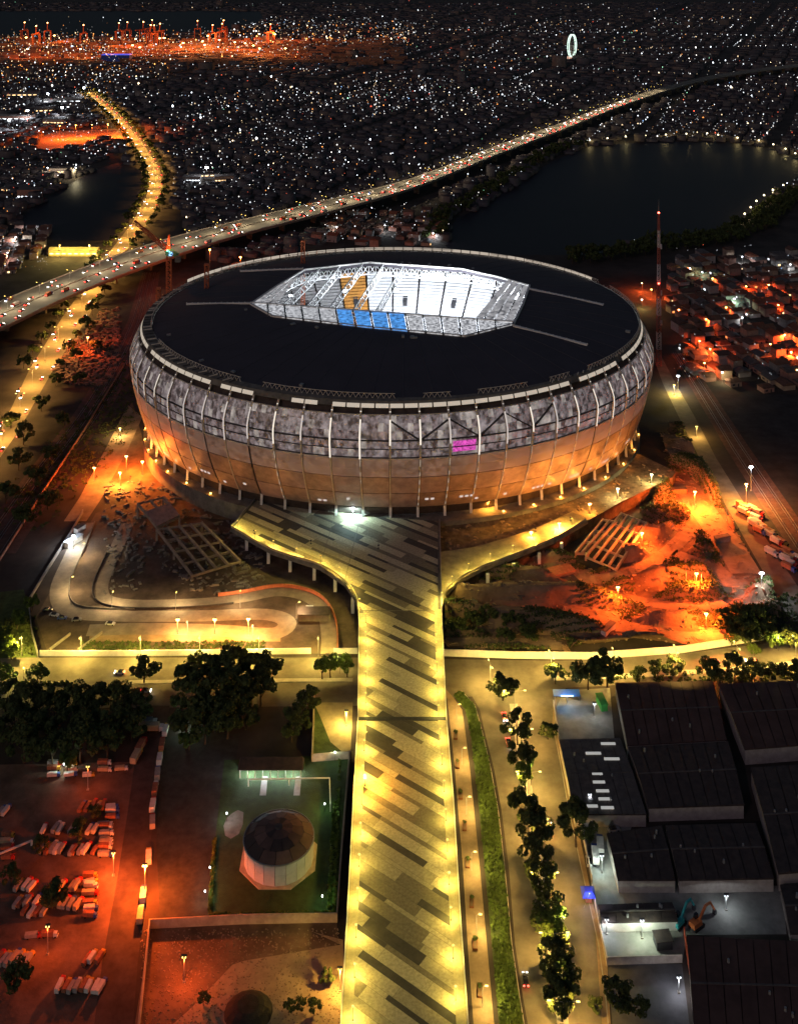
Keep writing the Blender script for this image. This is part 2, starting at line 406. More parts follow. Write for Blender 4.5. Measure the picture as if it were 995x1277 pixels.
for k in range(N):
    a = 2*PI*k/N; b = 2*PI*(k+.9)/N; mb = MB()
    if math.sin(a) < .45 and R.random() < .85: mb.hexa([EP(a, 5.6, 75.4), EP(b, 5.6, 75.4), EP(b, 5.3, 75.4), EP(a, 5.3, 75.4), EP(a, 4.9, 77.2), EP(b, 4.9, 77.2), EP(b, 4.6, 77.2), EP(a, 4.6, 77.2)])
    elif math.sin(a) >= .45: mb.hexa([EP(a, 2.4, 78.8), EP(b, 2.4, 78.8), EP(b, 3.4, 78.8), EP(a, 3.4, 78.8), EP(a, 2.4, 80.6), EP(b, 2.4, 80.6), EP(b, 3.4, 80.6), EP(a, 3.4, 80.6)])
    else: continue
    mb.build('rim_glow', rl, rim)
# zigzag maintenance truss on the rim
for k in range(NB):
    a = ts[k]-ph/2
    tr = MB(); q = 5
    for j in range(q):
        u0 = a+ph*j/q; u1 = a+ph*(j+.5)/q; u2 = a+ph*(j+1)/q
        tr.bar(EPr(u0, 1.2, 78.5), EPr(u1, .8, 80.8), .22); tr.bar(EPr(u1, .8, 80.8), EPr(u2, 1.2, 78.5), .22)
    tr.bar(EPr(a, .8, 80.8), EPr(a+ph, .8, 80.8), .25)
    if R.random() < .75: sp(tr, 'rim_truss', rib_m)
for k in range(NB):
    a = ts[k]
    if abs(math.cos(a)) > .55:
        for u_ in (-.3, 0, .3):
            MB().bar(EPr(a+u_*ph, .6, 78.9), EP(a+u_*ph, 3.2, 78.5), .5, .5).build('ring_bracket', rib_m if R.random() < .6 else dark_m, rim)
# roof with its opening
OP = [(313,380),(340,395),(460,409),(580,420),(640,405),(652,380),(660,357),(620,346),(575,336),(460,328),(380,337),(345,358)]
OPW = [G(x, y, 84) for x, y in OP]
oc = sum(OPW, Vector())/len(OPW)
def op_dir(t):     # ray from centre to opening edge
    d = Vector((math.cos(t), math.sin(t), 0)); best = 1e9
    for i in range(len(OPW)):
        a, b = OPW[i]-oc, OPW[(i+1) % len(OPW)]-oc
        den = d.x*(b.y-a.y)-d.y*(b.x-a.x)
        if abs(den) < 1e-9: continue
        u = (a.x*(b.y-a.y)-a.y*(b.x-a.x))/den; v = (a.x*d.y-a.y*d.x)/den
        if u > 0 and -1e-6 <= v <= 1+1e-6: best = min(best, u)
    return oc+d*best
mb = MB(); M_ = 240; rings = []
def edge_dir(t):
    d = Vector((math.cos(t), math.sin(t))); ox, oy = (oc.x-CX)/RA, (oc.y-CY)/RB; dx, dy = d.x/RA, d.y/RB
    A_ = dx*dx+dy*dy; B_ = 2*(ox*dx+oy*dy); C_ = ox*ox+oy*oy-1
    u = (-B_+math.sqrt(B_*B_-4*A_*C_))/(2*A_); return Vector((oc.x+d.x*u, oc.y+d.y*u, 78.3))
tt = sorted([2*PI*k/M_ for k in range(M_)]+[math.atan2((p-oc).y, (p-oc).x) % (2*PI) for p in OPW])
NRG = 6
def roof_pt(t, f):
    a, b = op_dir(t), edge_dir(t); p = a+(b-a)*f; p.z = 78.3+5.7*(1-f**1.8); return p
for i in range(len(tt)):
    t0, t1 = tt[i], tt[(i+1) % len(tt)]
    if abs(t1-t0) < 1e-5: continue
    for r in range(NRG):
        f0, f1 = r/NRG, (r+1)/NRG
        mb.poly([roof_pt(t0, f1), roof_pt(t1, f1), roof_pt(t1, f0), roof_pt(t0, f0)])
    mb.poly([roof_pt(t0, 0), roof_pt(t1, 0), roof_pt(t1, 0)-Vector((0,0,2.2)), roof_pt(t0, 0)-Vector((0,0,2.2))])
roof = sp(mb, 'roof', mat('roof_membrane', (.062, .056, .068), .8, .12, .05))
mb = MB()
for i in range(len(OPW)): mb.bar(OPW[i]+Vector((0,0,.5)), OPW[(i+1) % len(OPW)]+Vector((0,0,.5)), 1.3, 1.0)
mb.build('opening_kerb', white_p, roof)
for (a, b) in (((233,379),(313,378)), ((300,338),(378,335)), ((752,380),(660,360)), ((732,430),(640,406))):
    p, q = G(*a, 81.3), G(*b, 84.7); mb = MB()
    mb.bar(p, q, 1.6, .9)
    for j in range(12): mb.bar(p+(q-p)*(j/11), p+(q-p)*(j/11)+Vector((0,0,.9)), .5)
    mb.build('roof_rail', white_p, roof)
for k in range(56):
    t = 2*PI*k/56
    mb = MB(); pr = [roof_pt(t, f)+Vector((0,0,.02)) for f in (.03, .25, .5, .75, .985)]
    for a, b in zip(pr, pr[1:]): mb.bar(a, b, .35, .3)
    mb.build('roof_batten', mat('batten', (.085, .08, .09), .8, .2, .5), roof)
for k in range(26):
    t = R.uniform(0, 2*PI); p = roof_pt(t, R.choice((.12, .9, .93))); MB().box((0,0,0), (R.uniform(1.2,3), R.uniform(1.2,2.5), R.uniform(.6,1.3)), t).build('roof_unit', steel, roof, p)
# skylight strip along the near edge of the opening
A0, A1 = G(313,378,84.4), G(640,402,84.4)
NS = 15
sk_w = lit_glass('skylight_white', (.85, .86, .90), .11, .5, .38, .62, (.4, .4, .42)); sk_b = lit_glass('skylight_blue', (.10, .40, 1.0), .13, .4, .35, .6, (.1, .2, .5))
def lower(f):
    x = 313+(640-313)*f
    pts = [(313,380),(340,395),(460,409),(580,420),(640,405)]
    for (x0, y0), (x1, y1) in zip(pts, pts[1:]):
        if x <= x1: return G(x, y0+(y1-y0)*(x-x0)/(x1-x0), 84.4)
    return G(640, 405, 84.4)
for k in range(NS):
    f0, f1 = (k+.08)/NS, (k+.92)/NS
    a, b, c, d = lower(f0), lower(f1), A0+(A1-A0)*f1, A0+(A1-A0)*f0
    mb = MB(); u = Vector((0,0,.25)); mb.hexa([a, b, c, d, a+u, b+u, c+u, d+u])
    mb.build('skylight_panel', sk_b if 5 <= k <= 8 else sk_w, roof)
    fr = MB(); e = (k+1)/NS; fr.bar(lower(e)+u, A0+(A1-A0)*e+u, .7, .8)
    fr.build('skylight_bar', dark_m, roof)
mb = MB(); mb.bar(A0, A1, 1.2, 1.6); mb.build('track_beam', white_p, roof)
# glazed end bays right and left of the opening
def glazed_end(quad, n, m, name):
    a, b, c, d = [G(*p, 84.2) for p in quad]
    for k in range(n):
        f0, f1 = k/n+.03, (k+1)/n-.03; u = Vector((0,0,.25))
        mb = MB(); P = [a+(b-a)*f0, a+(b-a)*f1, d+(c-d)*f1, d+(c-d)*f0]; mb.hexa(P+[p+u for p in P]); mb.build(name, m, roof)
sk_e = lit_glass('skylight_end', (.82, .80, .82), .075, .35, .36, .66, (.4, .4, .42))
glazed_end([(592,396),(640,402),(659,358),(632,349)], 4, sk_e, 'skylight_panel')
glazed_end([(316,377),(345,380),(372,345),(352,354)], 3, sk_e, 'skylight_panel')
# lattice girders over the open bay
girder = mat('girder_white', (.7, .7, .7), .5, .15, .5)
for k, (a, b) in enumerate((((352,381),(400,334)), ((382,383),(425,331)), ((410,385),(452,329)), ((440,387),(478,330)), ((468,389),(503,331)))):
    p, q = G(*a, 83.6), G(*b, 83.6); mb = MB(); dn = Vector((0,0,-5.5)); n = 11
    for z in (Vector(), dn): mb.bar(p+z, q+z, .7)
    for j in range(n):
        x0 = p+(q-p)*(j/n); x1 = p+(q-p)*((j+1)/n)
        mb.bar(x0, x1+dn, .45); mb.bar(x0+dn, x0, .45)
    mb.build('girder', girder, roof)
far_pts = [G(x, y, 82.5) for x, y in [(352,352),(382,338),(460,329.5),(575,337.5),(620,347.5),(655,358)]]
mb = MB(); dn = Vector((0,0,-7))
for a, b in zip(far_pts, far_pts[1:]):
    mb.bar(a, b, .8); mb.bar(a+dn, b+dn, .8); n = max(2, int((b-a).length/5))
    for j in range(n):
        x0 = a+(b-a)*(j/n); x1 = a+(b-a)*((j+1)/n); mb.bar(x0, x0+dn, .5); mb.bar(x0, x1+dn, .4); mb.bar(x0+dn, x1, .4)
mb.build('edge_truss', girder, roof)
# seating bowl in blocks
seat_w = mat('seats_white', (.72, .72, .74), .7, .15, .8); seat_g = mat('seats_grey', (.34, .33, .33), .8, .3, .5); seat_o = mat('seats_orange', (.55, .26, .06), .8, .3, .5)
NBK = 48
for tier, (d0, z0, d1, z1, rows) in enumerate(((-84, 13, -54, 29, 12), (-52, 34, -16, 68, 20))):
    for k in range(NBK):
        t = 2*PI*(k+.5)/NBK; a, b = t-PI/NBK*.93, t+PI/NBK*.93; mb = MB()
        for r in range(rows):
            e0 = d0+(d1-d0)*r/rows; e1 = d0+(d1-d0)*(r+1)/rows; h0 = z0+(z1-z0)*r/rows; h1 = z0+(z1-z0)*(r+1)/rows
            mb.poly([EP(b, e0, h1), EP(a, e0, h1), EP(a, e1, h1), EP(b, e1, h1)][::-1])
            mb.poly([EP(a, e0, h0), EP(b, e0, h0), EP(b, e0, h1), EP(a, e0, h1)][::-1])
        x = math.cos(t)*(RA-30)
        far = math.sin(t) > 0
        m = seat_w if (far and -12 < x < 62) else seat_o if (far and -34 < x < -12 and tier == 1) else seat_g
        sp(mb, 'seating_block', m)
for k in range(NBK):
    t = 2*PI*(k+.5)/NBK
    if math.sin(t) > -.2 and k % 2: MB().hexa([EP(t-.012, -36, 46.5), EP(t+.012, -36, 46.5), EP(t+.012, -31, 46.5), EP(t-.012, -31, 46.5), EP(t-.012, -36, 52), EP(t+.012, -36, 52), EP(t+.012, -31, 55), EP(t-.012, -31, 55)]).build('stair_exit', dark_m, st, IL)
mb = MB(); mb.prism([tuple(EP(2*PI*k/64, -86, 0))[:2] for k in range(64)], 8.9, 10.2); sp(mb, 'pitch', lawn)
for x, y, p in ((-70, 40, 500), (-35, 50, 900), (0, 52, 2600), (22, 52, 3200), (44, 50, 2600), (80, 35, 700), (-50, -30, 500), (40, -40, 600), (-90, 0, 500), (95, 0, 500)):
    f = MB(); f.box((0,0,0), (3,1.2,1)); o = f.build('floodlight', H_WHT, roof, (CX+x, CY+y, 74.5)); lamp('floodlight_lamp', (CX+x, CY+y, 72.5), p*3.3, WHT, roof, 1.0)

# ------------------------------------------------------------ bridge, its pavers and the concourse
ZD = 9.0
br = thing('footbridge', 'wide lit bridge deck of diagonal grey and cream pavers leading to the stadium', 'bridge')
DECK = [(423,1300),(432,1150),(440,1000),(446,895),(447,800),(447,765),(443,745),(430,726),(400,706),(340,687),(288,658),(322,618),(420,632),(548,648),(551,760),(554,830),(557,895),(566,1000),(575,1150),(586,1300)]
def deck_prism(px, z0, z1): return MB().prism([tuple(G(x, y, ZD))[:2] for x, y in px], z0, z1)
deck_prism(DECK, 6.8, 8.93).build('deck', conc_dark, br)
paver_ms = [mat('paver_cream', (.54, .48, .32), .8, .28, 1.1), mat('paver_light', (.42, .37, .25), .8, .28, 1.1), mat('paver_mid', (.23, .20, .14), .8, .28, 1.1), mat('paver_dark', (.085, .078, .068), .8, .2, .5)]
def clip(poly, conv):
    n = len(conv)
    for i in range(n):
        a, b = conv[i], conv[(i+1) % n]; out = []
        ins = lambda p: (b[0]-a[0])*(p[1]-a[1])-(b[1]-a[1])*(p[0]-a[0]) >= -1e-9
        for j in range(len(poly)):
            p, q = poly[j], poly[(j+1) % len(poly)]
            if ins(p): out.append(p)
            if ins(p) != ins(q):
                dx, dy = q[0]-p[0], q[1]-p[1]; ex, ey = b[0]-a[0], b[1]-a[1]
                t = (ex*(a[1]-p[1])-ey*(a[0]-p[0]))/(ex*dy-ey*dx); out.append((p[0]+dx*t, p[1]+dy*t))
        poly = out
        if len(poly) < 3: return []
    return poly
def ccw(p):
    a = sum(p[k][0]*p[(k+1) % len(p)][1]-p[(k+1) % len(p)][0]*p[k][1] for k in range(len(p))); return p if a > 0 else p[::-1]
def area(p): return abs(sum(p[k][0]*p[(k+1) % len(p)][1]-p[(k+1) % len(p)][0]*p[k][1] for k in range(len(p))))/2
g2 = lambda x, y: tuple(G(x, y, ZD))[:2]
ZONES = [ccw([g2(*p) for p in z]) for z in (
    [(437,1300),(453.5,899),(548.5,899),(572,1300)], [(453.5,894),(453,762),(546,762),(548.5,894)],
    [(452,761),(430,726),(450,643),(546,650),(546,761)], [(400,705),(420,634),(449.5,643),(429.5,725)], [(292,657),(323,621),(419.5,634),(399.5,704.5),(340,685)])]
ang = rad(-37); ca, sa = math.cos(ang), math.sin(ang)
o0 = Vector(g2(500, 1300)); v = -60.0; ip = 0
while v < 330:
    wd = (4.4, 1.6, 4.0, 2.6)[ip % 4]; ip += 1; u = -260-R.uniform(0, 20)
    while u < 160:
        L = R.uniform(12, 28); tone = R.choices((0, 1, 2, 3), (4.4, 3, 1.8, 1.2) if wd > 3 else (1.2, 1.2, 2.6, 3))[0]
        rect = [(o0.x+a*ca-b*sa, o0.y+a*sa+b*ca) for a, b in ((u+.06, v+.06), (u+L-.06, v+.06), (u+L-.06, v+wd-.06), (u+.06, v+wd-.06))]
        for z in ZONES:
            q = clip(ccw(rect), z)
            if q and area(q) > .6: MB().prism(q, 8.9, 8.985+R.uniform(0, .012)).build('paver', paver_ms[tone], br)
        u += L
    v += wd
band = mat('kerb_band', (.46, .40, .26), .8, .25, .5)
for px, off in (([(423,1300),(432,1150),(440,1000),(446,895),(447,800),(447,765)], -2.0), ([(586,1300),(575,1150),(566,1000),(557,895),(554,830),(551,760)], 2.0)):
    P = [G(x, y, 8.93) for x, y in px]
    wall_mb(offset_path(P, off), 3.0, .16).build('kerb_band', band, br)
    wall_mb([p for p in offset_path(P, off*.1)], .35, 1.25).build('parapet', white_p, br)
P = smooth_path([G(x, y, 8.93) for x, y in [(447,765),(443,745),(430,726),(400,706),(340,687),(288,658)]], 4)
wall_mb(offset_path(P, -.4), .5, 1.1).build('parapet', band, br)
wall_mb([G(289,658,8.93), G(322,620,8.93)], .35, 1.3).build('parapet', steel, br)
wall_mb([G(551,760,8.93), G(548,650,8.93)], .4, 1.4).build('barrier', steel, br)
MB().prism([g2(446.5,898.5), g2(557,898.5), g2(557,894.5), g2(446.5,894.5)], 8.9, 9.2).build('expansion_joint', dark_m, br)
def cols(pxs, parent):
    for x, y in pxs:
        p = G(x, y, ZD); MB().box((p.x, p.y, 0), (1.5, 1.5, 6.8)).build('column', white_p, parent)
cols([(308,664),(335,680),(362,690),(392,700),(418,714),(440,740)], br)
cols([(450,850),(548,850),(452,930),(548,930),(446,1010),(556,1010),(442,1090),(562,1090),(437,1180),(568,1180)], br)
cc = thing('concourse', 'curved yellow lit ramp arm running from the bridge round the right stadium foot', 'ramp')
FLO = [(548.5,640),(551,752),(556,736),(572,721),(600,706),(640,691),(690,671),(733,646),(770,625),(838,592),(842,585),(790,560),(700,590),(620,615)]
ZF = 6.4
struct(MB().prism([tuple(G(x, y+2, ZF+.5))[:2] for x, y in FLO], 0, ZF).build('plaza_shade_floor', mat('floor_screed_shaded', (.13, .10, .065), .95, .6, .25, bump=.7, bscale=.8)))  # dimly lit inner plaza shaped as a lower floor in a darker colour
CON = [(551.5,757),(556,738),(572,723),(600,708),(640,693),(690,673),(733,648),(714,637),(675,655),(630,671),(590,682),(549.5,688)]
deck_prism(CON, 6.9, 8.9).build('deck', mat('concourse_screed', (.30, .25, .15), .9, .35, .25, bump=.7, bscale=.8), cc)
P = smooth_path([G(x, y, 8.9) for x, y in [(551.5,757),(556,738),(572,723),(600,708),(640,693),(690,673),(731,649)]], 4)
wall_mb(offset_path(P, .4), .4, .9).build('parapet', band, cc)
cols([(556,745),(583,722),(608,710),(640,697),(672,684),(700,671)], cc)
# rubble on the concourse
mb = MB(); conw = [tuple(G(x, y, ZF))[:2] for x, y in FLO]
for k in range(900):
    x, y = R.uniform(550, 835), R.uniform(580, 750); p = G(x, y, ZF)
    if not inpoly(np.array([p.x]), np.array([p.y]), conw)[0]: continue
    s = R.uniform(.3, 1.2); mb.box((p.x, p.y, ZF-.03), (s*R.uniform(.6, 2.5), s, R.uniform(.15, .6)), R.uniform(0, 3))
stuff(tag(mb.build('rubble', soil_pale), 'rubble strewn over the darkened plaza floor between stadium and right bridge arm', 'rubble'))
# bridge lamps
def bridge_lamp(label, group):
    t = thing('deck_lamp', label, 'lamp', group=group)
    MB().box((0,0,0), (.35,.35,.3)).build('base', dark_m, t)
    MB().tube((0,0,.3), (0,0,4), .09, .06, 6).build('post', dark_m, t)
    MB().box((0,0,4), (.6,.4,.2), taper=.7).build('lamp_head', H_SOD, t)
    lamp('lamp_light', (0,0,3.95), 760, (1, .74, .13), t, .25, 170)
    return t
bl = bridge_lamp('slim cream lit lamp post standing on the kerb band of the wide bridge', 'lamps along the bridge kerbs')
first = True
for side, px in ((0, [(425,1290),(432,1150),(440,1000),(446,895),(447,800),(447,765)]), (1, [(585,1290),(575,1150),(566,1000),(557,895),(554,830),(551,760)])):
    P = offset_path([G(x, y, 9.09) for x, y in px], -3.2 if side == 0 else 3.2)
    for p, a in along(P, 13, 4 if side == 0 else 10):
        if first: bl.location = p; first = False
        else: dup(bl, p)
ol = thing('deck_lamp', 'bright orange glowing lamp on the left kerb of the bridge', 'lamp', G(455,980,9.1))
MB().box((0,0,0), (.4,.4,.3)).build('base', dark_m, ol); MB().tube((0,0,.3), (0,0,3), .1, .08).build('post', dark_m, ol)
MB().tube((0,0,3), (0,0,3.7), .5, .4, 8).build('lamp_head', H_ORG, ol); lamp('lamp_light', (0,0,4.2), 2600, (1, .42, .04), ol, .3)

# lamps along the two curved arms
for lab, grp, px, off in (('slim cream lit lamp post on the edge of the left bridge arm', 'lamps along the left bridge arm', [(447,765),(430,726),(400,706),(340,687),(292,660)], -1.6),
                          ('slim cream lit lamp post on the edge of the concourse right of the bridge', 'lamps along the concourse edge', [(551.5,757),(572,723),(600,708),(640,693),(690,673),(731,649)], 1.6)):
    P = offset_path([G(x, y, 9.0) for x, y in px], off)
    for p, a in along(P, 14, 4): dup(bl, p, 0, None, lab, grp)

# ------------------------------------------------------------ street lamps
def street_lamp(name, label, group, h, arm, head, col, power, double=False):
    t = thing(name, label, 'street lamp', group=group)
    MB().tube((0,0,0), (0,0,h), .14, .08, 6).build('pole', steel, t)
    for s in ((1, -1) if double else (1,)):
        MB().tube((0,0,h), (s*arm, 0, h+.35), .07, .05, 5).build('arm', steel, t)
        MB().box((s*arm, 0, h+.2), (1.0,.4,.2)).build('lamp_head', head, t)
    for s in ((1, -1) if double else (1,)): lamp('lamp_light', (s*arm, 0, h), power/(2 if double else 1), col, t, .3, 152)
    return t
def row(proto, pts, used):
    for p, rz in pts:
        if not used: proto.location = p; proto.rotation_euler = (0,0,rz); used.append(1)
        else: dup(proto, p, rz)
def lamp_row(label, group, path, step, h, arm, head, col, power, double=False, start=0, name='street_lamp', turn=PI/2):
    pr = street_lamp(name, label, group, h, arm, head, col, power, double)
    row(pr, [(p, a+turn) for p, a in along(path, step, start)], [])
lamp_row('street lamp on the wall side of the main road left of the bridge', 'lamps along the left main road', [G(*p) for p in [(5,818),(440,818)]], 26, 9, 2.4, H_SOD, (1,.68,.13), 3700, start=8, turn=-PI/2)
lamp_row('double armed street lamp on the median of the main road right of the bridge', 'lamps on the right main road median', [G(*p) for p in [(600,860),(690,846),(800,842),(905,836),(1040,822)]], 27, 10, 2.6, H_SOD, (1,.62,.13), 4300, True, start=4)
lamp_row('double armed street lamp on the tree lined median of the side road', 'lamps on the side road median', smooth_path(RM, 3), 22, 8, 4.2, H_SOD, (1,.58,.13), 2700, True, start=4)
lamp_row('street lamp on the narrow footpath between the bridge and the canal', 'lamps along the footpath', [(G(*a)+G(*b))/2 for a, b in zip(PL[1:], PR[1:])], 24, 6, 1.2, H_SOD, (1, .68, .18), 1000, start=6)
lamp_row('double armed sodium lamp on the far avenue passing under the elevated highway', 'lamps along the far avenue', ave_mid, 42, 12, 2.6, H_SOD, (1, .52, .12), 6500, True, start=10, name='avenue_lamp')

# ------------------------------------------------------------ trees
leaf = mat('foliage', (.055, .075, .02), .8, .5, .8); leaf_l = mat('foliage_light', (.075, .12, .02), .8, .4, .8)  # paler leaf puts lamp light into lit crowns; also plants and hedge
def crown_mesh(seed, n, r, hgt, leafs=.55, m=leaf):
    rr = random.Random(seed); mb = MB(); cl = []
    for _ in range(17):
        a = rr.uniform(0, 2*PI); q = rr.random()**.5*r*.92; cl.append((q*math.cos(a), q*math.sin(a), rr.uniform(.15, .95)*hgt*(1-.35*(q/r)), rr.uniform(.17, .40)*r))
    for _ in range(n):
        cx, cy_, cz, cr = rr.choice(cl)
        while True:
            d = Vector((rr.uniform(-1,1), rr.uniform(-1,1), rr.uniform(-1,1)))
            if .2 < d.length <= 1: break
        d = d.normalized()*(d.length**.4); p = Vector((cx, cy_, cz))+Vector((d.x*cr, d.y*cr, d.z*cr*.75))
        nrm = Vector((d.x+rr.gauss(0,.5), d.y+rr.gauss(0,.5), d.z+rr.gauss(0,.5)+.3)).normalized()
        u = nrm.orthogonal().normalized(); u.rotate(Matrix.Rotation(rr.uniform(0, 2*PI), 3, nrm)); v_ = nrm.cross(u); s = leafs*rr.uniform(.6, 1.3)
        mb.poly([p-u*s, p-v_*s*.55, p+u*s, p+v_*s*.55])
    return mb.mesh('crown', m)
def trunk_mesh(seed, h, r):
    rr = random.Random(seed); mb = MB(); top = Vector((rr.uniform(-.3,.3), rr.uniform(-.3,.3), h)); mb.tube((0,0,0), top, r, r*.6, 7)
    for _ in range(5):
        a = rr.uniform(0, 2*PI); e = Vector((math.cos(a)*rr.uniform(1.2, 2.8), math.sin(a)*rr.uniform(1.2, 2.8), h+rr.uniform(1.2, 3)))
        b = top*rr.uniform(.7, 1); mb.tube(b, e, r*.42, r*.15, 5)
    return mb.mesh('trunk', bark)
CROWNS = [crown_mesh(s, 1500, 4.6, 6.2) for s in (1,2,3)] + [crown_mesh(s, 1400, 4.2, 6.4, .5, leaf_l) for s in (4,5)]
CROWNS += [crown_mesh(s, 1300, 4.6, 7.0) for s in (21,22,23)]
TRUNKS = [trunk_mesh(s, 3.6, .28) for s in (1,2,3)]
SMALL = [crown_mesh(s, 320, 4.4, 6, 1.0) for s in (11,12)]
def tree(px, py, rpx, label, group, kind=None, name='street_tree', z=0.0):
    s = (py-HZ)/H; sc_ = max(.4, rpx/s/4.6)
    k = R.choice((0, 1, 2, 5, 6, 7)) if kind is None else kind
    p = G(px, py+5.8*sc_*s, z)
    t = thing(name, label, 'tree', p, R.uniform(0, 6.28), group); t.scale = (sc_, sc_, sc_*R.uniform(.85, 1.1))
    link('trunk', R.choice(TRUNKS), t); link('crown', CROWNS[k], t, (0, 0, 2.9)); return t
for x, y, r in [(627,852,17),(645,905,19),(651,940,18),(657,1000,21),(664,1030,22),(668,1062,20),(673,1092,19),(690,1180,21),(696,1212,22),(701,1246,22),(684,1118,15),(676,1140,16)]:
    tree(x, y, r, 'bushy dark tree on the median of the side road', 'trees on the side road median')
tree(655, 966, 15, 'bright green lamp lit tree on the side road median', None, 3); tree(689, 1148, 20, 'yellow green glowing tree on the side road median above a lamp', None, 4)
for x, y, r in [(683,908,11),(718,1026,24),(770,1236,18),(792,1248,15),(742,1252,9)]: tree(x, y, r, 'dark tree beside the warehouses along the side road', 'trees beside the warehouses')
for x, y, r in [(692,838,12),(733,836,19),(757,830,21),(797,838,10),(820,832,12),(841,828,12),(884,832,15),(916,830,15),(940,836,13),(962,832,12),(986,833,14),(900,842,12),(1003,836,14)]:
    tree(x, y, r, 'dark round tree on the median of the main road by the warehouses', 'trees on the right main road')
for x, y, r in [(908,772,16),(926,776,19),(945,770,18),(932,788,15),(957,782,14),(985,790,14),(912,790,12)]: tree(x, y, r, 'dark tree at the corner of the floodlit earthworks', 'trees at the earthworks corner')
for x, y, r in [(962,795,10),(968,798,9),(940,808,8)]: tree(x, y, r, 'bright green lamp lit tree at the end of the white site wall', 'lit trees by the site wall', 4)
for x, y, r in [(8,868,20),(35,872,20),(62,876,20),(92,868,21),(120,866,21),(148,868,20),(172,876,18),(18,898,22),(48,902,22),(80,900,22),(112,898,22),(142,896,20),(165,902,17),(30,926,20),(66,930,20),(100,926,20),(134,924,18)]:
    tree(x, y, r, 'dark dense tree in the grove between the main road and the lorry yard', 'trees of the dark grove')
for x, y, r in [(236,838,20),(262,836,22),(290,832,22),(318,828,20),(336,832,16),(240,868,24),(270,866,25),(298,862,23),(325,858,18),(232,898,18),(256,900,22),(284,896,20),(306,888,17),(372,888,18),(384,870,15),(364,908,14)]:
    tree(x, y, r, 'dark dense tree of the clump near the dome roofed tank', 'trees of the clump by the tank')
tree(180, 830, 17, 'single dark tree standing on the median of the left main road', None)
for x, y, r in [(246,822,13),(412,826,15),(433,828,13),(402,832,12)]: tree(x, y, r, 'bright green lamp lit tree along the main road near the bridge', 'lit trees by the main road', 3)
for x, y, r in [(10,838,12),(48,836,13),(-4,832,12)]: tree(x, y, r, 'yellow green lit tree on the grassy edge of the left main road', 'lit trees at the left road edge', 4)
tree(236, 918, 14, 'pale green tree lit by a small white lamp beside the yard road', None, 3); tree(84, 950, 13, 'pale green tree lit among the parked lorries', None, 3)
for x, y, r in [(70,1112,17),(50,1052,10),(100,1032,12),(22,1212,18),(14,1090,12),(118,1010,9)]: tree(x, y, r, 'dark tree growing between the rows of parked lorries', 'trees in the lorry yard')
for x, y, r in [(640,770,13),(610,764,12),(590,770,12),(660,786,12),(570,778,10),(630,790,11)]: tree(x, y, r, 'dark shrubby tree on the earthworks right under the bridge', 'trees below the concourse')
for x, y, r in [(14,520,11),(30,540,12),(52,500,10),(70,470,9),(24,570,13),(46,590,14),(8,610,14),(62,560,12),(80,520,10),(30,640,13),(60,620,12),(100,470,8),(95,440,8),(112,405,7),(120,430,8)]:
    tree(x, y, r, 'dark tree between the far avenue and the railway', 'trees by the railway')
for x, y, r in [(15,805,14),(22,770,12),(40,750,10),(5,790,12)]: tree(x, y, r, 'dim green tree beside the bend of the works ramp', 'trees by the ramp bend', 3)
def far_tree(p, label, group, sz=1.0):
    t = thing('park_tree', label, 'tree', p, R.uniform(0, 6.28), group); t.scale = (sz, sz, sz*R.uniform(.9, 1.2))
    link('trunk', TRUNKS[0], t); link('crown', R.choice(SMALL), t, (0,0,2.9)); return t
for p, a in along(offset_path(ave_mid, 13)[8:], 26): far_tree(p, 'small roadside tree along the far avenue', 'trees along the far avenue', R.uniform(.8, 1.3))
for p, a in along(offset_path(ave_mid, -13)[8:], 28): far_tree(p, 'small roadside tree along the far avenue', 'trees along the far avenue', R.uniform(.8, 1.3))
shore = [G(*p) for p in [(700,320),(740,316),(800,306),(850,302),(885,296),(930,278),(955,254),(1000,234)]]
for d in (-6, -16, -27):
    for p, a in along(offset_path(shore, d), 13, R.uniform(0, 6)):
        far_tree(p+Vector((R.uniform(-3,3), R.uniform(-3,3), 0)), 'dark tree on the near shore of the lake', 'trees on the near lake shore', R.uniform(.9, 1.6))
shore2 = [G(*p) for p in [(556,300),(566,272),(600,256),(640,230),(690,198),(733,182)]]
for d in (8, 20):
    for p, a in along(offset_path(shore2, d), 16, R.uniform(0, 6)):
        far_tree(p+Vector((R.uniform(-3,3), R.uniform(-3,3), 0)), 'dark tree on the far left shore of the lake', 'trees on the far lake shore', R.uniform(.9, 1.6))

# ------------------------------------------------------------ elevated highway
HWU = [(-60,402),(0,377),(100,336),(200,301),(300,275),(420,247),(520,221),(620,182),(700,154),(780,124),(870,98),(960,84),(1060,74)]
HWL = [(-60,436),(0,411),(100,364),(200,326),(300,293),(420,262),(520,233),(620,193),(700,162.5),(780,130.5),(870,102),(960,87),(1060,76.5)]
ZH = 14
PU = smooth_path([G(x, y, ZH) for x, y in HWU], 4); PLo = smooth_path([G(x, y, ZH) for x, y in HWL], 4)
hw = thing('elevated_highway', 'long elevated highway with traffic crossing behind the stadium', 'highway')
mb = MB(); dz = Vector((0,0,-1.8))
for i in range(len(PU)-1): mb.hexa([PLo[i]+dz, PLo[i+1]+dz, PU[i+1]+dz, PU[i]+dz, PLo[i], PLo[i+1], PU[i+1], PU[i]])
mb.build('deck', mat('highway_concrete', (.20, .19, .16), .85, .2, .05), hw)
HM = [(a+b)/2 for a, b in zip(PU, PLo)]
for P, nm in ((PU, 'parapet'), (PLo, 'parapet'), (HM, 'median_barrier')): wall_mb(P, .5, 1.1).build(nm, concrete, hw)
for p, a in along(HM, 45, 10):
    if p.y < 2600: MB().box((p.x, p.y, 0), (2.2, 7, ZH-1.8), a).build('pier', conc_dark, hw)
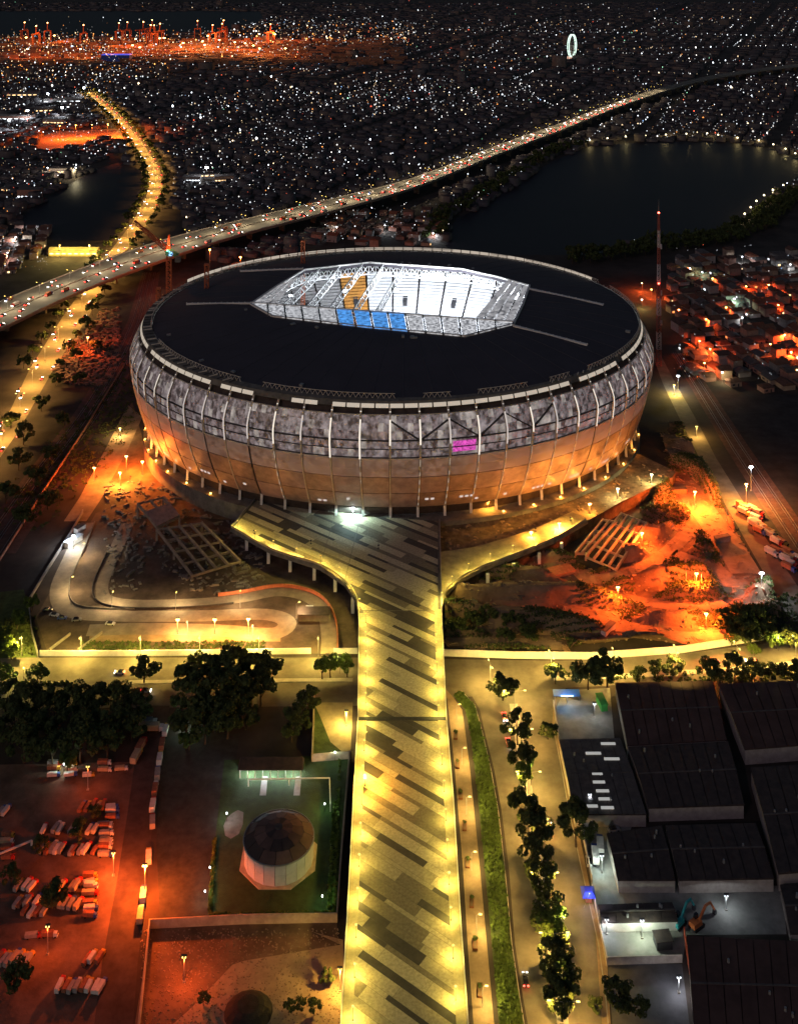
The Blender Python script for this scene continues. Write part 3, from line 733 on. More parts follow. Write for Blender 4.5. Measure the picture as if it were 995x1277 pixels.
lamp_row('double armed lamp on the median of the elevated highway', 'lamps on the elevated highway', [p for p in HM if p.y < 2250], 38, 12, 3.0, H_SOD, (1, .78, .48), 2000, True, start=20, name='highway_lamp')
# ------------------------------------------------------------ vehicles
tail = emit('tail_light', (1, .03, .02), 3.0); headl = emit('head_light', (1, .93, .8), 4.0); amber = emit('marker_light', (1, .45, .08), 2.5)
car_ms = [mat('car_white', (.6, .6, .58), .4, .08, 1), mat('car_silver', (.35, .36, .37), .35, .1, 1, metal=.4), mat('car_black', (.03, .03, .035), .35, .1, 1), mat('car_red', (.45, .03, .02), .4, .1, 1), mat('car_blue', (.04, .08, .3), .4, .1, 1)]
car_nm = ['white', 'silver', 'black', 'red', 'blue']
glassd = mat('vehicle_glass', (.02, .022, .025), .15, .1, 1, spec=.6)
wheel_me = MB().tube((0,-.11,0), (0,.11,0), .33, .33, 10).mesh('wheel', rubber)
def car_mesh(m):
    mb = MB()
    prof_ = [(-2.2,.35),(-2.25,.75),(-1.5,.95),(1.0,.98),(1.9,.86),(2.2,.7),(2.2,.35)]
    n = len(prof_); i = 0; mb.v += [(x, -.88, z) for x, z in prof_]+[(x, .88, z) for x, z in prof_]
    mb.f += [tuple(range(n)), tuple(range(2*n-1, n-1, -1))]+[(k, (k+1) % n, n+(k+1) % n, n+k)[::-1] for k in range(n)]
    return mb.mesh('body', m)
BODY = [car_mesh(m) for m in car_ms]
CAB = MB(); CAB.hexa([(-1.6,-.8,.93),(1.0,-.8,.95),(1.0,.8,.95),(-1.6,.8,.93),(-1.1,-.62,1.45),(.35,-.62,1.47),(.35,.62,1.47),(-1.1,.62,1.45)]); CABM = CAB.mesh('cabin', glassd)
HLM = MB().box((0, 0, 0), (.14,.42,.28)).mesh('headlight', headl); TLM = MB().box((0,0,0), (.16,.48,.34)).mesh('tail_light', tail)
def car(p, rz, label, group, k=None, lights=True, wheels=True, name='car'):
    k = R.choices(range(5), (4,3,3,1,1))[0] if k is None else k
    t = thing(name, label % car_nm[k] if '%s' in label else label, 'car', p, rz, group)
    link('body', BODY[k], t); link('cabin', CABM, t)
    if wheels:
        for x in (-1.35, 1.35):
            for y in (-.78, .78): link('wheel', wheel_me, t, (x, y, .33))
    if lights:
        for y in (-.6, .6): link('headlight', HLM, t, (2.2, y, .58)); link('tail_light', TLM, t, (-2.24, y, .6))
    return t
box_ms = [mat('cargo_white', (.6, .58, .54), .6, .2, .6), mat('cargo_grey', (.28, .27, .26), .7, .25, .6), mat('cargo_rust', (.28, .11, .06), .8, .35, .6), mat('cargo_tan', (.42, .32, .2), .7, .25, .6)]
box_nm = ['white', 'grey', 'rust brown', 'tan']
def truck_meshes(L=5.4):
    out = []
    for m in box_ms: out.append(MB().box((-.6, 0, .95), (L, 2.3, 2.2)).mesh('cargo_box', m))
    return out
CARGO = truck_meshes(); CARGO_L = truck_meshes(8.5)
CABT = [MB().hexa([(2.3,-1.05,.6),(4.2,-1.05,.6),(4.2,1.05,.6),(2.3,1.05,.6),(2.3,-1,2.5),(3.8,-1,2.5),(3.8,1,2.5),(2.3,1,2.5)]).mesh('cab', m) for m in (car_ms[0], car_ms[3], mat('cab_yellow', (.5, .3, .04), .5, .1, 1), car_ms[4])]
CHAS = MB().box((.3, 0, .55), (7.2, 1.0, .35)).mesh('chassis', dark_m)
WT = MB().tube((0,-.2,0), (0,.2,0), .48, .48, 10).mesh('wheel', rubber)
WSM = MB().hexa([(4.03,-.9,1.55),(4.08,-.9,1.55),(4.08,.9,1.55),(4.03,.9,1.55),(3.86,-.85,2.3),(3.91,-.85,2.3),(3.91,.85,2.3),(3.86,.85,2.3)]).mesh('windscreen', glassd)
def truck(p, rz, label, group, k=None, lights=False, name='lorry'):
    k = R.choices(range(4), (4,3,3,2))[0] if k is None else k
    t = thing(name, label % box_nm[k] if '%s' in label else label, 'lorry', p, rz, group)
    link('cargo_box', CARGO[k], t); cb_ = link('cab', R.choice(CABT), t); link('windscreen', WSM, cb_); link('chassis', CHAS, t)
    for x in (-2.0, 3.2):
        for y in (-.95, .95): link('wheel', WT, t, (x, y, .48))
    if lights:
        for y in (-.7, .7): link('headlight', HLM, t, (4.22, y, .8)); link('tail_light', TLM, t, (-3.36, y, .9))
    return t
hwy_up = Vector((0,0,.02))
for lane, (f, dirn) in enumerate(((.12, 1), (.3, 1), (.42, 1), (.6, -1), (.75, -1), (.9, -1))):
    P = [a+(b-a)*f for a, b in zip(PLo, PU)]
    pts = along([p for p in P if p.y < 2100], 9, R.uniform(0, 20)); i = 0
    while i < len(pts):
        p, a = pts[i]
        a = a if dirn > 0 else a+PI
        if R.random() < .28: truck(p+hwy_up, a, '%s lorry driving on the elevated highway', 'lorries on the elevated highway', lights=True)
        else: car(p+hwy_up, a, '%s car driving on the elevated highway', 'cars on the elevated highway', wheels=p.y < 1000)
        i += R.randint(2, 8)
# cars on the avenue, main road, side road
for off, dr in ((4, 1), (8, 1), (-4, -1), (-8, -1)):
    for p, a in along(offset_path(ave_mid, off), 55, R.uniform(0, 50)):
        if p.y < 2200: car(p+Vector((0,0,.03)), a if dr < 0 else a+PI, '%s car driving along the far sodium lit avenue', 'cars on the far avenue', wheels=False)
for x, y, rz, k, lab in [(150,840,PI,0,'white car driving on the left main road near the lone median tree'),(182,863,0,1,'silver car on the lower carriageway of the left main road'),(385,866,PI,0,'white car by the tree clump on the left main road'),(935,825,PI,0,'white car at the end of the site wall on the right main road'),(890,826,PI,1,'silver car behind trees on the right main road'),
                         (629,896,-1.5,3,'red car driving on the side road below the junction'),(634,928,-1.48,3,'red car following on the side road beside the canal'),(686,1035,1.5,3,'red car half hidden behind the median trees of the side road'),(655,1224,1.55,2,'black car on the side road beside the canal bank')]:
    car(G(x, y, .04), rz, lab, None, k)
# lorries in the yard
yard = sheet('lorry_yard', [(-60,955),(165,950),(205,915),(190,1010),(178,1100),(168,1190),(160,1300),(-60,1300)], .012, mat('yard_dirt', (.13, .085, .06), .95, .5, .1, bump=.5, bscale=1))
strip('yard_road', [(178,880),(172,925),(160,1010),(146,1100),(128,1200),(115,1300)], [(212,880),(204,925),(192,1010),(184,1100),(172,1200),(165,1300)], .03, mat('yard_road_soil', (.06, .045, .038), .95, .4, .2))
ylab = {'a': '%s lorry parked in the packed rows of the lorry yard', 'b': '%s lorry parked along the yard road beside the trees'}
def rows(x0, x1, y0, y1, nx, ny, rz, p=.9):
    if abs(rz) > .5: nx = int(nx*1.3+.5)
    else: ny = int(ny*1.35+.5)
    for j in range(ny):
        for i in range(nx):
            if R.random() > p: continue
            x = x0+(x1-x0)*(i+.5)/nx+R.uniform(-1.2, 1.2); y = y0+(y1-y0)*(j+.5)/ny+R.uniform(-2, 2)
            truck(G(x, y, .02), rz+R.gauss(0, .07), ylab['a'], 'lorries in the yard').scale = (.66*R.uniform(.9,1.1), .58, .6*R.uniform(.8,1.1))
rows(100, 134, 994, 1022, 4, 1, 1.42); rows(128, 150, 998, 1024, 1, 3, .05); rows(52, 122, 1024, 1046, 8, 1, 1.4, .6); rows(52, 122, 1050, 1074, 9, 1, 1.35); rows(118, 146, 1026, 1070, 1, 5, .05)
rows(20, 50, 1096, 1138, 4, 2, 1.3, .8); rows(74, 100, 1098, 1140, 3, 2, 1.3); rows(98, 126, 1092, 1146, 1, 6, .1); rows(-4, 40, 1186, 1212, 5, 1, 1.3); rows(104, 128, 1184, 1212, 2, 1, 1.3)
rows(72, 130, 1216, 1250, 6, 1, 1.35); rows(30, 70, 1160, 1180, 2, 1, 0.05); rows(56, 162, 950, 974, 5, 2, .05, .75); rows(-2, 20, 998, 1030, 2, 1, 1.4); rows(-2, 20, 1040, 1076, 1, 4, .05); rows(28, 60, 1120, 1156, 3, 1, 1.3, .8)
P = [G(*p, .03) for p in [(207,915),(198,960),(192,1010),(186,1060),(180,1110),(172,1165)]]
for p, a in along(P, 7.6): 
    if R.random() < .93: truck(p+Vector((R.uniform(-.4,.4),0,0)), a+PI+R.gauss(0,.05), ylab['b'], 'lorries along the yard road').scale = (.82, .82, .85)
for x, y, rz in ((192,912,0),(184,906,.1),(176,935,1.4),(170,948,1.4)): truck(G(x, y, .03), rz, '%s lorry parked where the yard road meets the main road', 'lorries at the yard entrance')
# lorries by the frontage road on the right
for k in range(26):
    f = R.random(); x = 925+62*f+R.uniform(-10, 14); y = 632+78*f+R.uniform(-8, 8)
    truck(G(x, y, .03), rad(-52)+R.gauss(0,.06), '%s lorry parked beside the frontage road under orange light', 'lorries by the frontage road')

# ------------------------------------------------------------ masts with floodlights
def mast(px, py, h, power, col, head, label, z=0.0, group=None, name='light_mast', r=.45, up=None):
    if head is H_ORG and power < 9000: power *= 4.0; h *= 1.35
    if head is H_SOD or head is H_CREAM: power *= 2
    p = G(px, py, z); t = thing(name, label, 'light mast', p, 0, group)
    MB().box((0,0,0), (.8,.8,.4)).build('base', concrete, t); MB().tube((0,0,.4), (0,0,h), .16, .1, 6).build('pole', steel, t)
    m = MB(); m.box((0,0,h), (1.6,.5,.35)); m.build('crossbar', dark_m, t)
    for s in (-.45, .45): MB().tube((s,0,h-.15), (s,-.35,h-.4), r*.5, r*.8, 8).build('lamp_head', head, t)
    lamp('lamp_light', (0,-.5,h-.9), power, col, t, .3, None if up == 179 else 172); return t
mast(424,1236,7,700,(1,.55,.1),H_SOD,'added yellow lamp mast at the wall between the dirt lot and the bridge', r=.2)  # added in view, in place of an unseen lamp farther down the bridge side
mast(432,905,6,900,(1,.68,.16),H_SOD,'added yellow lamp mast lighting the small pale yard beside the bridge', r=.2)  # mast added to brighten the yard
mast(230,1225,8,500,RED,H_SOD,'dim red lamp mast on the walled dirt lot', r=.2)
mast(142,1092,8,1300,RED,H_SOD,'dim red lamp mast beside the yard road', r=.2)
mast(60,1190,9,300,RED,H_SOD,'dim red lamp mast in the lower lorry yard', r=.2)
mast(110,985,9,200,RED,H_SOD,'dim red lamp mast in the upper lorry yard', r=.2)
mast(181,1119,8,2600,ORG,H_ORG,'orange floodlight mast at the lorry row by the walled dirt lot')
mast(310,793,6,1500,(1,.3,.04),H_ORG,'orange floodlight mast at the ramp end below the trees')
mast(268,790,5,800,(1,.34,.05),H_ORG,'orange floodlight mast lower on the works ramp strip')
mast(222,790,5,500,(1,.34,.05),H_ORG,'orange floodlight mast on the works strip left of the ramp end')
mast(697,681,9,1300,(1,.45,.06),H_ORG,'orange floodlight mast at the edge of the concourse parapet')
mast(930,630,9,3800,(1,.36,.05),H_ORG,'orange floodlight mast at the parked lorries by the frontage road')
mast(866,640,9,7600,ORG,H_ORG,'orange floodlight mast on the upper earthworks')
mast(800,690,8,2200,ORG,H_ORG,'orange floodlight mast on the earthworks slope below the grid frame')
mast(868,742,8,3900,ORG,H_ORG,'orange floodlight mast in the middle of the earthworks terraces')
mast(880,790,7,3200,ORG,H_ORG,'orange floodlight mast near the trees at the site wall')
mast(770,760,8,2200,ORG,H_ORG,'orange floodlight mast over the lower earthworks strip')
mast(936,612,14,900,WHT,H_WHT,'white floodlight mast beside the railway on the right', r=1.0)
mast(949,745,12,1100,WHT,H_WHT,'white floodlight mast above the trees at the earthworks corner', r=1.0)
mast(845,486,10,900,WHT,H_WHT,'white floodlight mast by the railway near the lattice tower', r=.8)
mast(840,492,7,1500,(1,.7,.15),H_SOD,'yellow lamp mast on the frontage road behind the stadium')
mast(868,545,7,800,(1,.55,.12),H_SOD,'yellow lamp mast along the frontage road beyond the rubble')
mast(158,588,7,2400,ORG,H_ORG,'orange floodlight mast in the works yard left of the stadium')
mast(150,606,6,1800,(1,.34,.05),H_ORG,'second orange floodlight mast below the works yard')
mast(178,592,6,1500,ORG,H_ORG,'orange floodlight mast right at the left foot of the facade', up=179)
mast(118,600,6,800,ORG,H_ORG,'orange floodlight mast beside the dirt track at the railway')
mast(150,545,6,900,(1,.6,.2),H_SOD,'yellow lamp mast on the dirt track beside the stadium')
mast(110,440,9,1500,RED,H_ORG,'reddish lamp mast among the scrap heaps by the railway')
mast(92,684,7,1300,WHT,H_WHT,'white floodlight mast over the site huts on the works ramp', r=.6)
mast(662,676,4,500,(1,.36,.04),H_ORG,'orange floodlight mast lighting the right foot of the facade', z=6.4, up=179)
mast(735,640,4,500,(1,.40,.05),H_ORG,'orange floodlight mast close under the right facade', z=6.4, up=179)
mast(608,640,5,420,(1,.36,.04),H_ORG,'small orange lamp mast on the concourse beside the facade columns', z=6.4)
mast(770,622,6,900,(1,.8,.3),H_CREAM,'cream lamp mast on the concourse above the grid frame', z=6.4)
mast(812,604,6,900,(1,.8,.3),H_CREAM,'cream lamp mast at the far tip of the concourse', z=6.4)
mast(440,644,5,2600,(.62,.95,.92),H_WHT,'cool white lamp mast at the stadium entrance on the bridge arm', z=9.0, r=.3)
mast(410,638,5,2200,(.62,.95,.92),H_WHT,'second cool white lamp mast at the stadium entrance', z=9.0, r=.3)
mast(372,632,5,1200,(.7,.95,.9),H_WHT,'third cool white lamp mast at the stadium entrance', z=9.0, r=.3)
for deg, pw in ((186,1500),(193,2600),(200,3600),(207,3600),(214,2400),(222,1200),(230,700),(293,1300),(300,2600),(307,3400),(314,3800),(322,3400),(331,2000),(340,1200),(350,800)):
    tt_ = rad(deg); p = EP(tt_, -10.6, 8.86)
    t = thing('facade_floodlight', 'small orange floodlight on the podium edge aimed up at the stadium facade', 'floodlight', p, tt_, 'floodlights round the stadium foot')
    MB().box((0,0,0), (.6,1.2,.3)).build('base', dark_m, t); MB().hexa([(-.3,-.5,.3),(.3,-.5,.3),(.3,.5,.3),(-.3,.5,.3),(-.5,-.5,.8),(.1,-.5,.9),(.1,.5,.9),(-.5,.5,.8)]).build('lamp_head', H_SOD, t)
    l_ = lamp('lamp_light', (.6,0,1.4), pw*.10, (1,.32,.04), t, .3)
for deg, pw, z0_ in ((196,5200,0),(203,6200,0),(211,5200,0),(219,2800,0),(232,1200,0),(245,900,9),(256,800,9),(268,800,9),(280,900,8.9),(289,1600,8.9),(297,3600,8.9),(305,5600,8.9),(312,6200,6.4),(320,5200,6.4),(329,3000,6.4)):  # unseen stands added to spread orange light evenly over the facade
    tt_ = rad(deg); p = EP(tt_, 15.0, z0_); q = EP(tt_, -2.0, 27)
    t = thing('added_wash_floodlight', 'added low orange floodlight on a short stand aimed at the stadium facade', 'floodlight', p, 0, 'added wash floodlights facing the facade')
    MB().box((0,0,0), (.7,.7,.25)).build('base', dark_m, t); MB().tube((0,0,.25), (0,0,1.4), .08).build('stand', dark_m, t); MB().box((0,0,1.4), (.7,.7,.5), tt_).build('housing', dark_m, t)
    aim_ = (q-p-Vector((0,0,2.2))).normalized(); lamp('lamp_light', tuple(Vector((0,0,1.9))+aim_*.7), pw*.8, (1,.34,.06), t, .3, 95, aim_).data.spot_blend = .7
# ------------------------------------------------------------ works at the left: ramps, frames, walls
site_soil = mat('site_soil', (.085, .065, .05), .95, .5, .12, bump=.6, bscale=.8)
sheet('works_site', [(120,640),(180,620),(290,660),(345,690),(405,712),(440,740),(445,815),(60,815),(45,770),(90,690)], .01, site_soil)
ramp_m = mat('ramp_concrete', (.23, .20, .16), .9, .3, .2)
def road_ramp(name, px, wd, z, m):
    P = smooth_path([G(x, y, zz) for (x, y), zz in zip(px, z)], 6); return P, struct(ribbon_mb(P, wd).build(name, m))
P1, _ = road_ramp('works_road', [(108,652),(92,690),(74,735),(88,762),(150,768),(250,768),(330,766),(358,776),(340,790),(270,786),(180,784),(110,786)], 8.5, [.08]*12, ramp_m)
P2, _ = road_ramp('works_road', [(160,652),(143,690),(126,735),(150,752),(240,752),(300,746),(350,738),(390,748),(408,775),(410,815)], 7.0, [.16]*10, ramp_m)
lamp_row('added street lamp brightening the looping works ramp', 'added lamps along the works ramp', offset_path(P1, 4.9)[:60], 30, 7, 1.5, H_SOD, (1,.68,.30), 1300, start=34)  # row added to brighten a ramp that only catches main road light
bar_m = mat('barrier_red', (.42, .16, .09), .8, .3, .6)
B = offset_path(P2, 3.9)[27:]
tag(wall_mb(B, .5, 1.6).build('ramp_barrier', bar_m), 'curved reddish barrier along the outer edge of the works ramp', 'barrier')
tag(wall_mb(offset_path(P1, 4.6)[:26], .4, .9).build('ramp_barrier', conc_dark), 'low dark kerb wall round the bend of the lower works ramp', 'barrier')
tag(wall_mb(offset_path(P2, -3.9)[6:30], .4, .9).build('ramp_barrier', dark_m), 'low dark edge along the inside of the upper works ramp', 'barrier')
tag(wall_mb([G(50,818), G(150,818), G(250,817), G(388,815)], .4, 2.4).build('site_wall', white_p), 'long white site wall between the works ramp and the left main road', 'wall')
tag(wall_mb([G(416,815), G(446,815)], .4, 2.4).build('site_wall', white_p), 'short white wall piece between ramp exit and bridge', 'wall')
tag(wall_mb([G(553,818), G(640,821), G(740,822), G(850,814), G(952,798)], .4, 3.0).build('site_wall', white_p), 'long white site wall between the earthworks and the right main road', 'wall')
for k, (a, b) in enumerate((((62,812),(88,792)), ((98,812),(128,790)))): tag(wall_mb([G(*a), G(*b)], .5, 1.2).build('ramp_wall', concrete), ('left', 'right')[k]+' low concrete wall beside the ramp mouth at the white site wall', 'wall')
tag(wall_mb([G(48,820), G(40,790), G(36,752), G(60,712), G(88,668), G(104,640)], .3, 2.2).build('site_fence', steel), 'metal site fence along the outside of the works ramp bend', 'fence')
tag(wall_mb([G(156,456), G(104,540), G(51,620), G(0,700), G(-40,760)], .4, 1.6).build('railway_wall', mat('rail_wall', (.34, .2, .14), .9, .3, .4)), 'long thin wall along the right side of the railway', 'wall')
sheet('works_verge', [(112,800),(112,790),(350,790),(350,800)], .05, soil_pale)
sheet('verge', [(-60,745),(30,735),(44,790),(46,820),(-60,822)], .014, grass)
def hut(px, py, d, rz, wm, rm, label, z=0, cat='hut', name='site_hut', gable=False, group=None, win=None):
    p = G(px, py, z); t = thing(name, label, cat, p, rz, group); x, y, h = d
    MB().box((0,0,0), d).build('wall', wm, t)
    rf = MB()
    if gable:
        g_ = gable; o = .5
        rf.v += [(-x/2-o,-y/2-o,h),(x/2+o,-y/2-o,h),(x/2+o,y/2+o,h),(-x/2-o,y/2+o,h),(-x/2-o,0,h+g_),(x/2+o,0,h+g_)]
        rf.f += [(0,1,5,4),(2,3,4,5),(1,2,5),(3,0,4),(3,2,1,0)]
    else: rf.box((0,0,h), (x+.5,y+.5,.25))
    rf.build('roof', rm, t)
    if win:
        for q in range(win[0]):
            xx = -x/2+x*(q+.5)/win[0]; MB().box((xx,-y/2-.03,win[2] if len(win) > 2 else 1.0), (x/win[0]*.6,.08,1.1)).build('window', win[1], t)
    return t
hut(92, 678, (10, 3, 2.8), 1.05, white_p, mat('roof_pale', (.5, .55, .62), .6, .1, 1), 'pale roofed site hut under a white lamp on the works ramp')
hut(100, 662, (6, 2.6, 2.6), 1.05, white_p, roof_grey, 'small grey roofed site hut behind the pale roofed hut')
for i, (x, y) in enumerate(((68,768),(78,772),(96,774),(138,779),(60,762))): car(G(x, y, .1), R.uniform(-.3, .3), ['white','blue','silver','white','black'][i]+' car parked on the works ramp '+['at the bend','beside the blue patch of verge','past the bend','on the straight strip','tight in the corner'][i], None, [0,4,1,0,2][i], False)
hut(392, 770, (14, 6, 3), 0, conc_dark, roof_dark, 'low dark shed inside the ramp loop'); hut(386, 765, (3, 2.5, 2.6), 0, white_p, mat('roof_pale'  , (0,0,0)), 'small pale cabin next to the ramp loop shed')
def ramp_frame(px, z0, z1, nu, nv, label, deck=None, bm=concrete, colz=True):
    a, b, c, d = px; t = thing('unfinished_ramp', label, 'ramp')
    A_, B_, C_, D_ = G(*a, z0), G(*b, z0), G(*c, z1), G(*d, z1)
    f = lambda u, v: (A_+(B_-A_)*u)*(1-v)+(D_+(C_-D_)*u)*v
    for i in range(nu+1): MB().bar(f(i/nu, 0), f(i/nu, 1), .8, 1.4).build('beam', bm, t)
    for j in range(nv+1): MB().bar(f(0, j/nv)-Vector((0,0,.25)), f(1, j/nv)-Vector((0,0,.25)), .6, 1.0).build('cross_beam', bm, t)
    for i in (0, nu):
        for j in range(0, nv+1, 2):
            p = f(i/nu, j/nv)
            if p.z > 1.2: MB().box((p.x, p.y, 0), (1, 1, p.z-.6)).build('post', bm, t)
    for (u0, v0, u1, v1) in deck or []:
        q = [f(u0, v0), f(u1, v0), f(u1, v1), f(u0, v1)]; u = Vector((0,0,.75)); MB().hexa([p+u*.9 for p in q]+[p+u*1.2 for p in q]).build('slab', mat('slab_pink', (.33, .22, .19), .9, .3, .4), t)
    return t
ramp_frame([(240,718),(300,700),(252,652),(196,660)], 1.5, 6, 4, 4, 'dark unfinished ramp frame of long beams left of the bridge arm', None, mat('beam_weathered', (.28, .22, .18), .9, .3, .4))
ramp_frame([(196,658),(224,644),(204,620),(172,628)], 6, 8, 2, 2, 'small ramp frame with a pinkish slab near the left facade foot', [(0, 0, 1, .6)], mat('beam_weathered', (0,0,0)))
ramp_frame([(730,694),(768,710),(806,652),(775,640)], 2.0, 8.6, 4, 4, 'open concrete ramp frame grid descending from the concourse', None, mat('beam_pale', (.45, .38, .26), .9, .25, .4))
ramp_frame([(717,690),(733,690),(768,650),(752,648)], 2.0, 8.2, 2, 3, 'narrow dark ramp frame bay beside the concrete grid', None, mat('beam_pale', (0,0,0)))
# scaffold blocks beside it
hut(700, 716, (12, 7, 2.2), .4, conc_dark, bar_m, 'reddish roofed works cabin below the concourse'); hut(708, 728, (10, 7, 1.2), .4, dark_m, dark_m, 'black covered pit cover beside the reddish works cabin', cat='cover', name='pit_cover')
hut(395, 765, (1,1,.1), 0, dark_m, dark_m, 'flat drain cover in the ramp loop', cat='cover', name='drain_cover')

# ------------------------------------------------------------ earthworks at the right: terraced heightfield
EW = [G(*p) for p in [(552,764),(560,746),(600,725),(690,695),(742,715),(775,700),(800,650),(838,600),(822,545),(846,528),(872,580),(900,630),(928,680),(958,730),(978,770),(950,795),(850,810),(740,817),(640,816),(553,813)]]
xs = [p.x for p in EW]; ys = [p.y for p in EW]; stp = 1.6
gx = np.arange(min(xs), max(xs)+stp, stp); gy = np.arange(min(ys), max(ys)+stp, stp); XX, YY = np.meshgrid(gx, gy)
def vnoise(X, Y, s, seed):
    r = np.random.default_rng(seed); T = r.random((64, 64)); x, y = X/s, Y/s; i, j = np.floor(x).astype(int), np.floor(y).astype(int); fx, fy = x-i, y-j
    fx = fx*fx*(3-2*fx); fy = fy*fy*(3-2*fy); t = lambda a, b: T[a % 64, b % 64]
    return (t(i,j)*(1-fx)+t(i+1,j)*fx)*(1-fy)+(t(i,j+1)*(1-fx)+t(i+1,j+1)*fx)*fy
arc = np.hypot((XX-95)*.55, YY-640)
warp = arc+9*vnoise(XX, YY, 28, 1)
terr = np.abs(((warp/17.0) % 1)-.5)*2
ht = .4+7.0*np.clip((terr-.35)*2.2, 0, 1)*(.4+.8*vnoise(XX, YY, 40, 9))+2.2*vnoise(XX, YY, 14, 2)*vnoise(XX, YY, 45, 3)+.7*vnoise(XX, YY, 5, 4)
EPATH = []
for px_, wd_ in (([(700,762),(740,772),(790,784),(850,795),(900,794)], 9), ([(742,736),(790,748),(840,756),(880,760),(905,752)], 7), ([(838,690),(870,702),(900,716),(915,738)], 9), ([(850,600),(868,625),(890,655),(915,690),(930,715)], 15), ([(690,712),(740,722),(790,712),(830,690),(860,660)], 8), ([(560,800),(640,800),(700,806)], 6)):
    P_ = smooth_path([G(x, y, 1.25) for x, y in px_], 5); EPATH.append((P_, wd_)); dmin = np.full(XX.shape, 1e9)
    for a, b in zip(P_, P_[1:]):
        ab = np.array([b.x-a.x, b.y-a.y]); t_ = np.clip(((XX-a.x)*ab[0]+(YY-a.y)*ab[1])/((ab**2).sum()+1e-9), 0, 1); dmin = np.minimum(dmin, np.hypot(XX-a.x-t_*ab[0], YY-a.y-t_*ab[1]))
    k_ = np.clip((dmin-wd_*.55)/4, 0, 1); ht = ht*k_+(1.0+.12*vnoise(XX, YY, 4, 31))*(1-k_)
msk = inpoly(XX, YY, [(p.x, p.y) for p in EW]); idx = -np.ones(XX.shape, int); vs = []; fs = []
for j in range(XX.shape[0]):
    for i in range(XX.shape[1]):
        if msk[j, i]: idx[j, i] = len(vs); vs.append((XX[j,i], YY[j,i], ht[j,i]))
for j in range(XX.shape[0]-1):
    for i in range(XX.shape[1]-1):
        q = (idx[j,i], idx[j,i+1], idx[j+1,i+1], idx[j+1,i])
        if min(q) >= 0: fs.append(q)
me = bpy.data.meshes.new('earthworks'); me.from_pydata(vs, [], fs)
ew_m = mat('earthworks_soil', (.17, .10, .06), .95, .55, .07, bump=.8, bscale=.9, col2=(.30, .21, .13)); me.materials.append(ew_m); struct(link('earthworks', me))
# scrub and spoil on the earthworks
mb = MB()
def shrub(mb, p, r, n, rr=R):
    for _ in range(n):
        d = Vector((rr.gauss(0,1), rr.gauss(0,1), abs(rr.gauss(0,.7)))).normalized()*r*rr.random()**.4; q = Vector(p)+d; s = rr.uniform(.3, .7)
        u = Vector((rr.gauss(0,1), rr.gauss(0,1), rr.gauss(0,1))).normalized(); v_ = u.orthogonal().normalized(); mb.poly([q-u*s, q-v_*s*.6, q+u*s, q+v_*s*.6])
nv = vnoise(np.array([v_[0] for v_ in vs]), np.array([v_[1] for v_ in vs]), 24, 8)
cand = [v_ for v_, q in zip(vs, nv) if q > .43 and v_[2] > 1.2]
for P_, wd_ in EPATH: struct(ribbon_mb(P_, wd_).build('dirt_path', soil_pale))
for v_ in R.sample(cand, min(2200, len(cand))): shrub(mb, v_, R.uniform(.8, 2.0), 14)
stuff(tag(mb.build('scrub', leaf), 'low dark scrub spread over the earthworks mounds', 'scrub'))
mb = MB()
for v_ in R.sample(vs, 1500): s = R.uniform(.25, 1.1); mb.box((v_[0], v_[1], v_[2]-.1), (s*R.uniform(.7, 3), s, s*.6), R.uniform(0, 3), .8)
stuff(tag(mb.build('rubble', soil_pale), 'scattered rubble and timber on the earthworks', 'rubble'))
for i, (x, y) in enumerate(((855,734),(866,736),(874,738),(906,650))):
    tag(MB().tube((0,0,0), (0,0,11), .14, .08).box((0,0,0), (.7,.7,.4)).build('survey_pole', steel, None, G(x, y, 1)), 'thin bare pole standing in the earthworks terraces', 'pole', 'bare poles on the earthworks')
for k in range(46):
    v_ = R.choice(vs); t = thing('timber_stack', 'small stack of planks lying on the earthworks', 'timber', (v_[0], v_[1], v_[2]+.05), R.uniform(0, 3), 'plank stacks on the earthworks')
    for j in range(R.randint(3, 6)): MB().box((R.uniform(-.3,.3), -1+j*.5, R.uniform(0,.4)), (R.uniform(3.5,7), .35, .22)).build('plank', mat('timber', (.34, .22, .12), .9, .3, 1), t)
for k, (x, y) in enumerate(((745,790),(758,788),(900,675),(640,742),(655,746),(585,760),(830,660),(846,615))):
    hut(x, y, (R.uniform(5,9), 2.6, 2.6), R.uniform(0,1.2), R.choice((conc_dark, white_p, bar_m)), roof_grey, 'plain container cabin standing on the earthworks', z=1.2, group='cabins on the earthworks', name='site_cabin', cat='cabin')
# canal bank plants, verge plants
mb = MB()
for k in range(1500):
    f = R.random()*(len(VL)-1); i = min(int(f), len(VL)-2); q = f-i; u = R.random()
    a = G(*VL[i])*(1-q)+G(*VL[i+1])*q; b = G(*VR[i])*(1-q)+G(*VR[i+1])*q; shrub(mb, a+(b-a)*(.08+.84*u), R.uniform(.4, .9), 7)
stuff(tag(mb.build('canal_plants', leaf_l), 'low green plants covering the canal bank beside the side road', 'plants'))
mb = MB()
for k in range(260): shrub(mb, G(R.uniform(100, 330), R.uniform(801, 811)), R.uniform(.6, 1.3), 12)
for k in range(180): shrub(mb, G(R.uniform(-10, 44), R.uniform(770, 818)), R.uniform(.6, 1.3), 12)
for k in range(120): shrub(mb, G(R.uniform(-10, 85), R.uniform(851, 855)), R.uniform(.4, .9), 10)
for k in range(140): shrub(mb, G(R.uniform(700, 995), R.uniform(838, 850)), R.uniform(.5, 1.2), 12)
for k in range(260): shrub(mb, G(R.uniform(885, 1010), R.uniform(740, 790)), R.uniform(.5, 1.4), 12)
stuff(tag(mb.build('verge_plants', leaf), 'low dark shrubs along the road verges', 'shrubs'))
mb = MB()
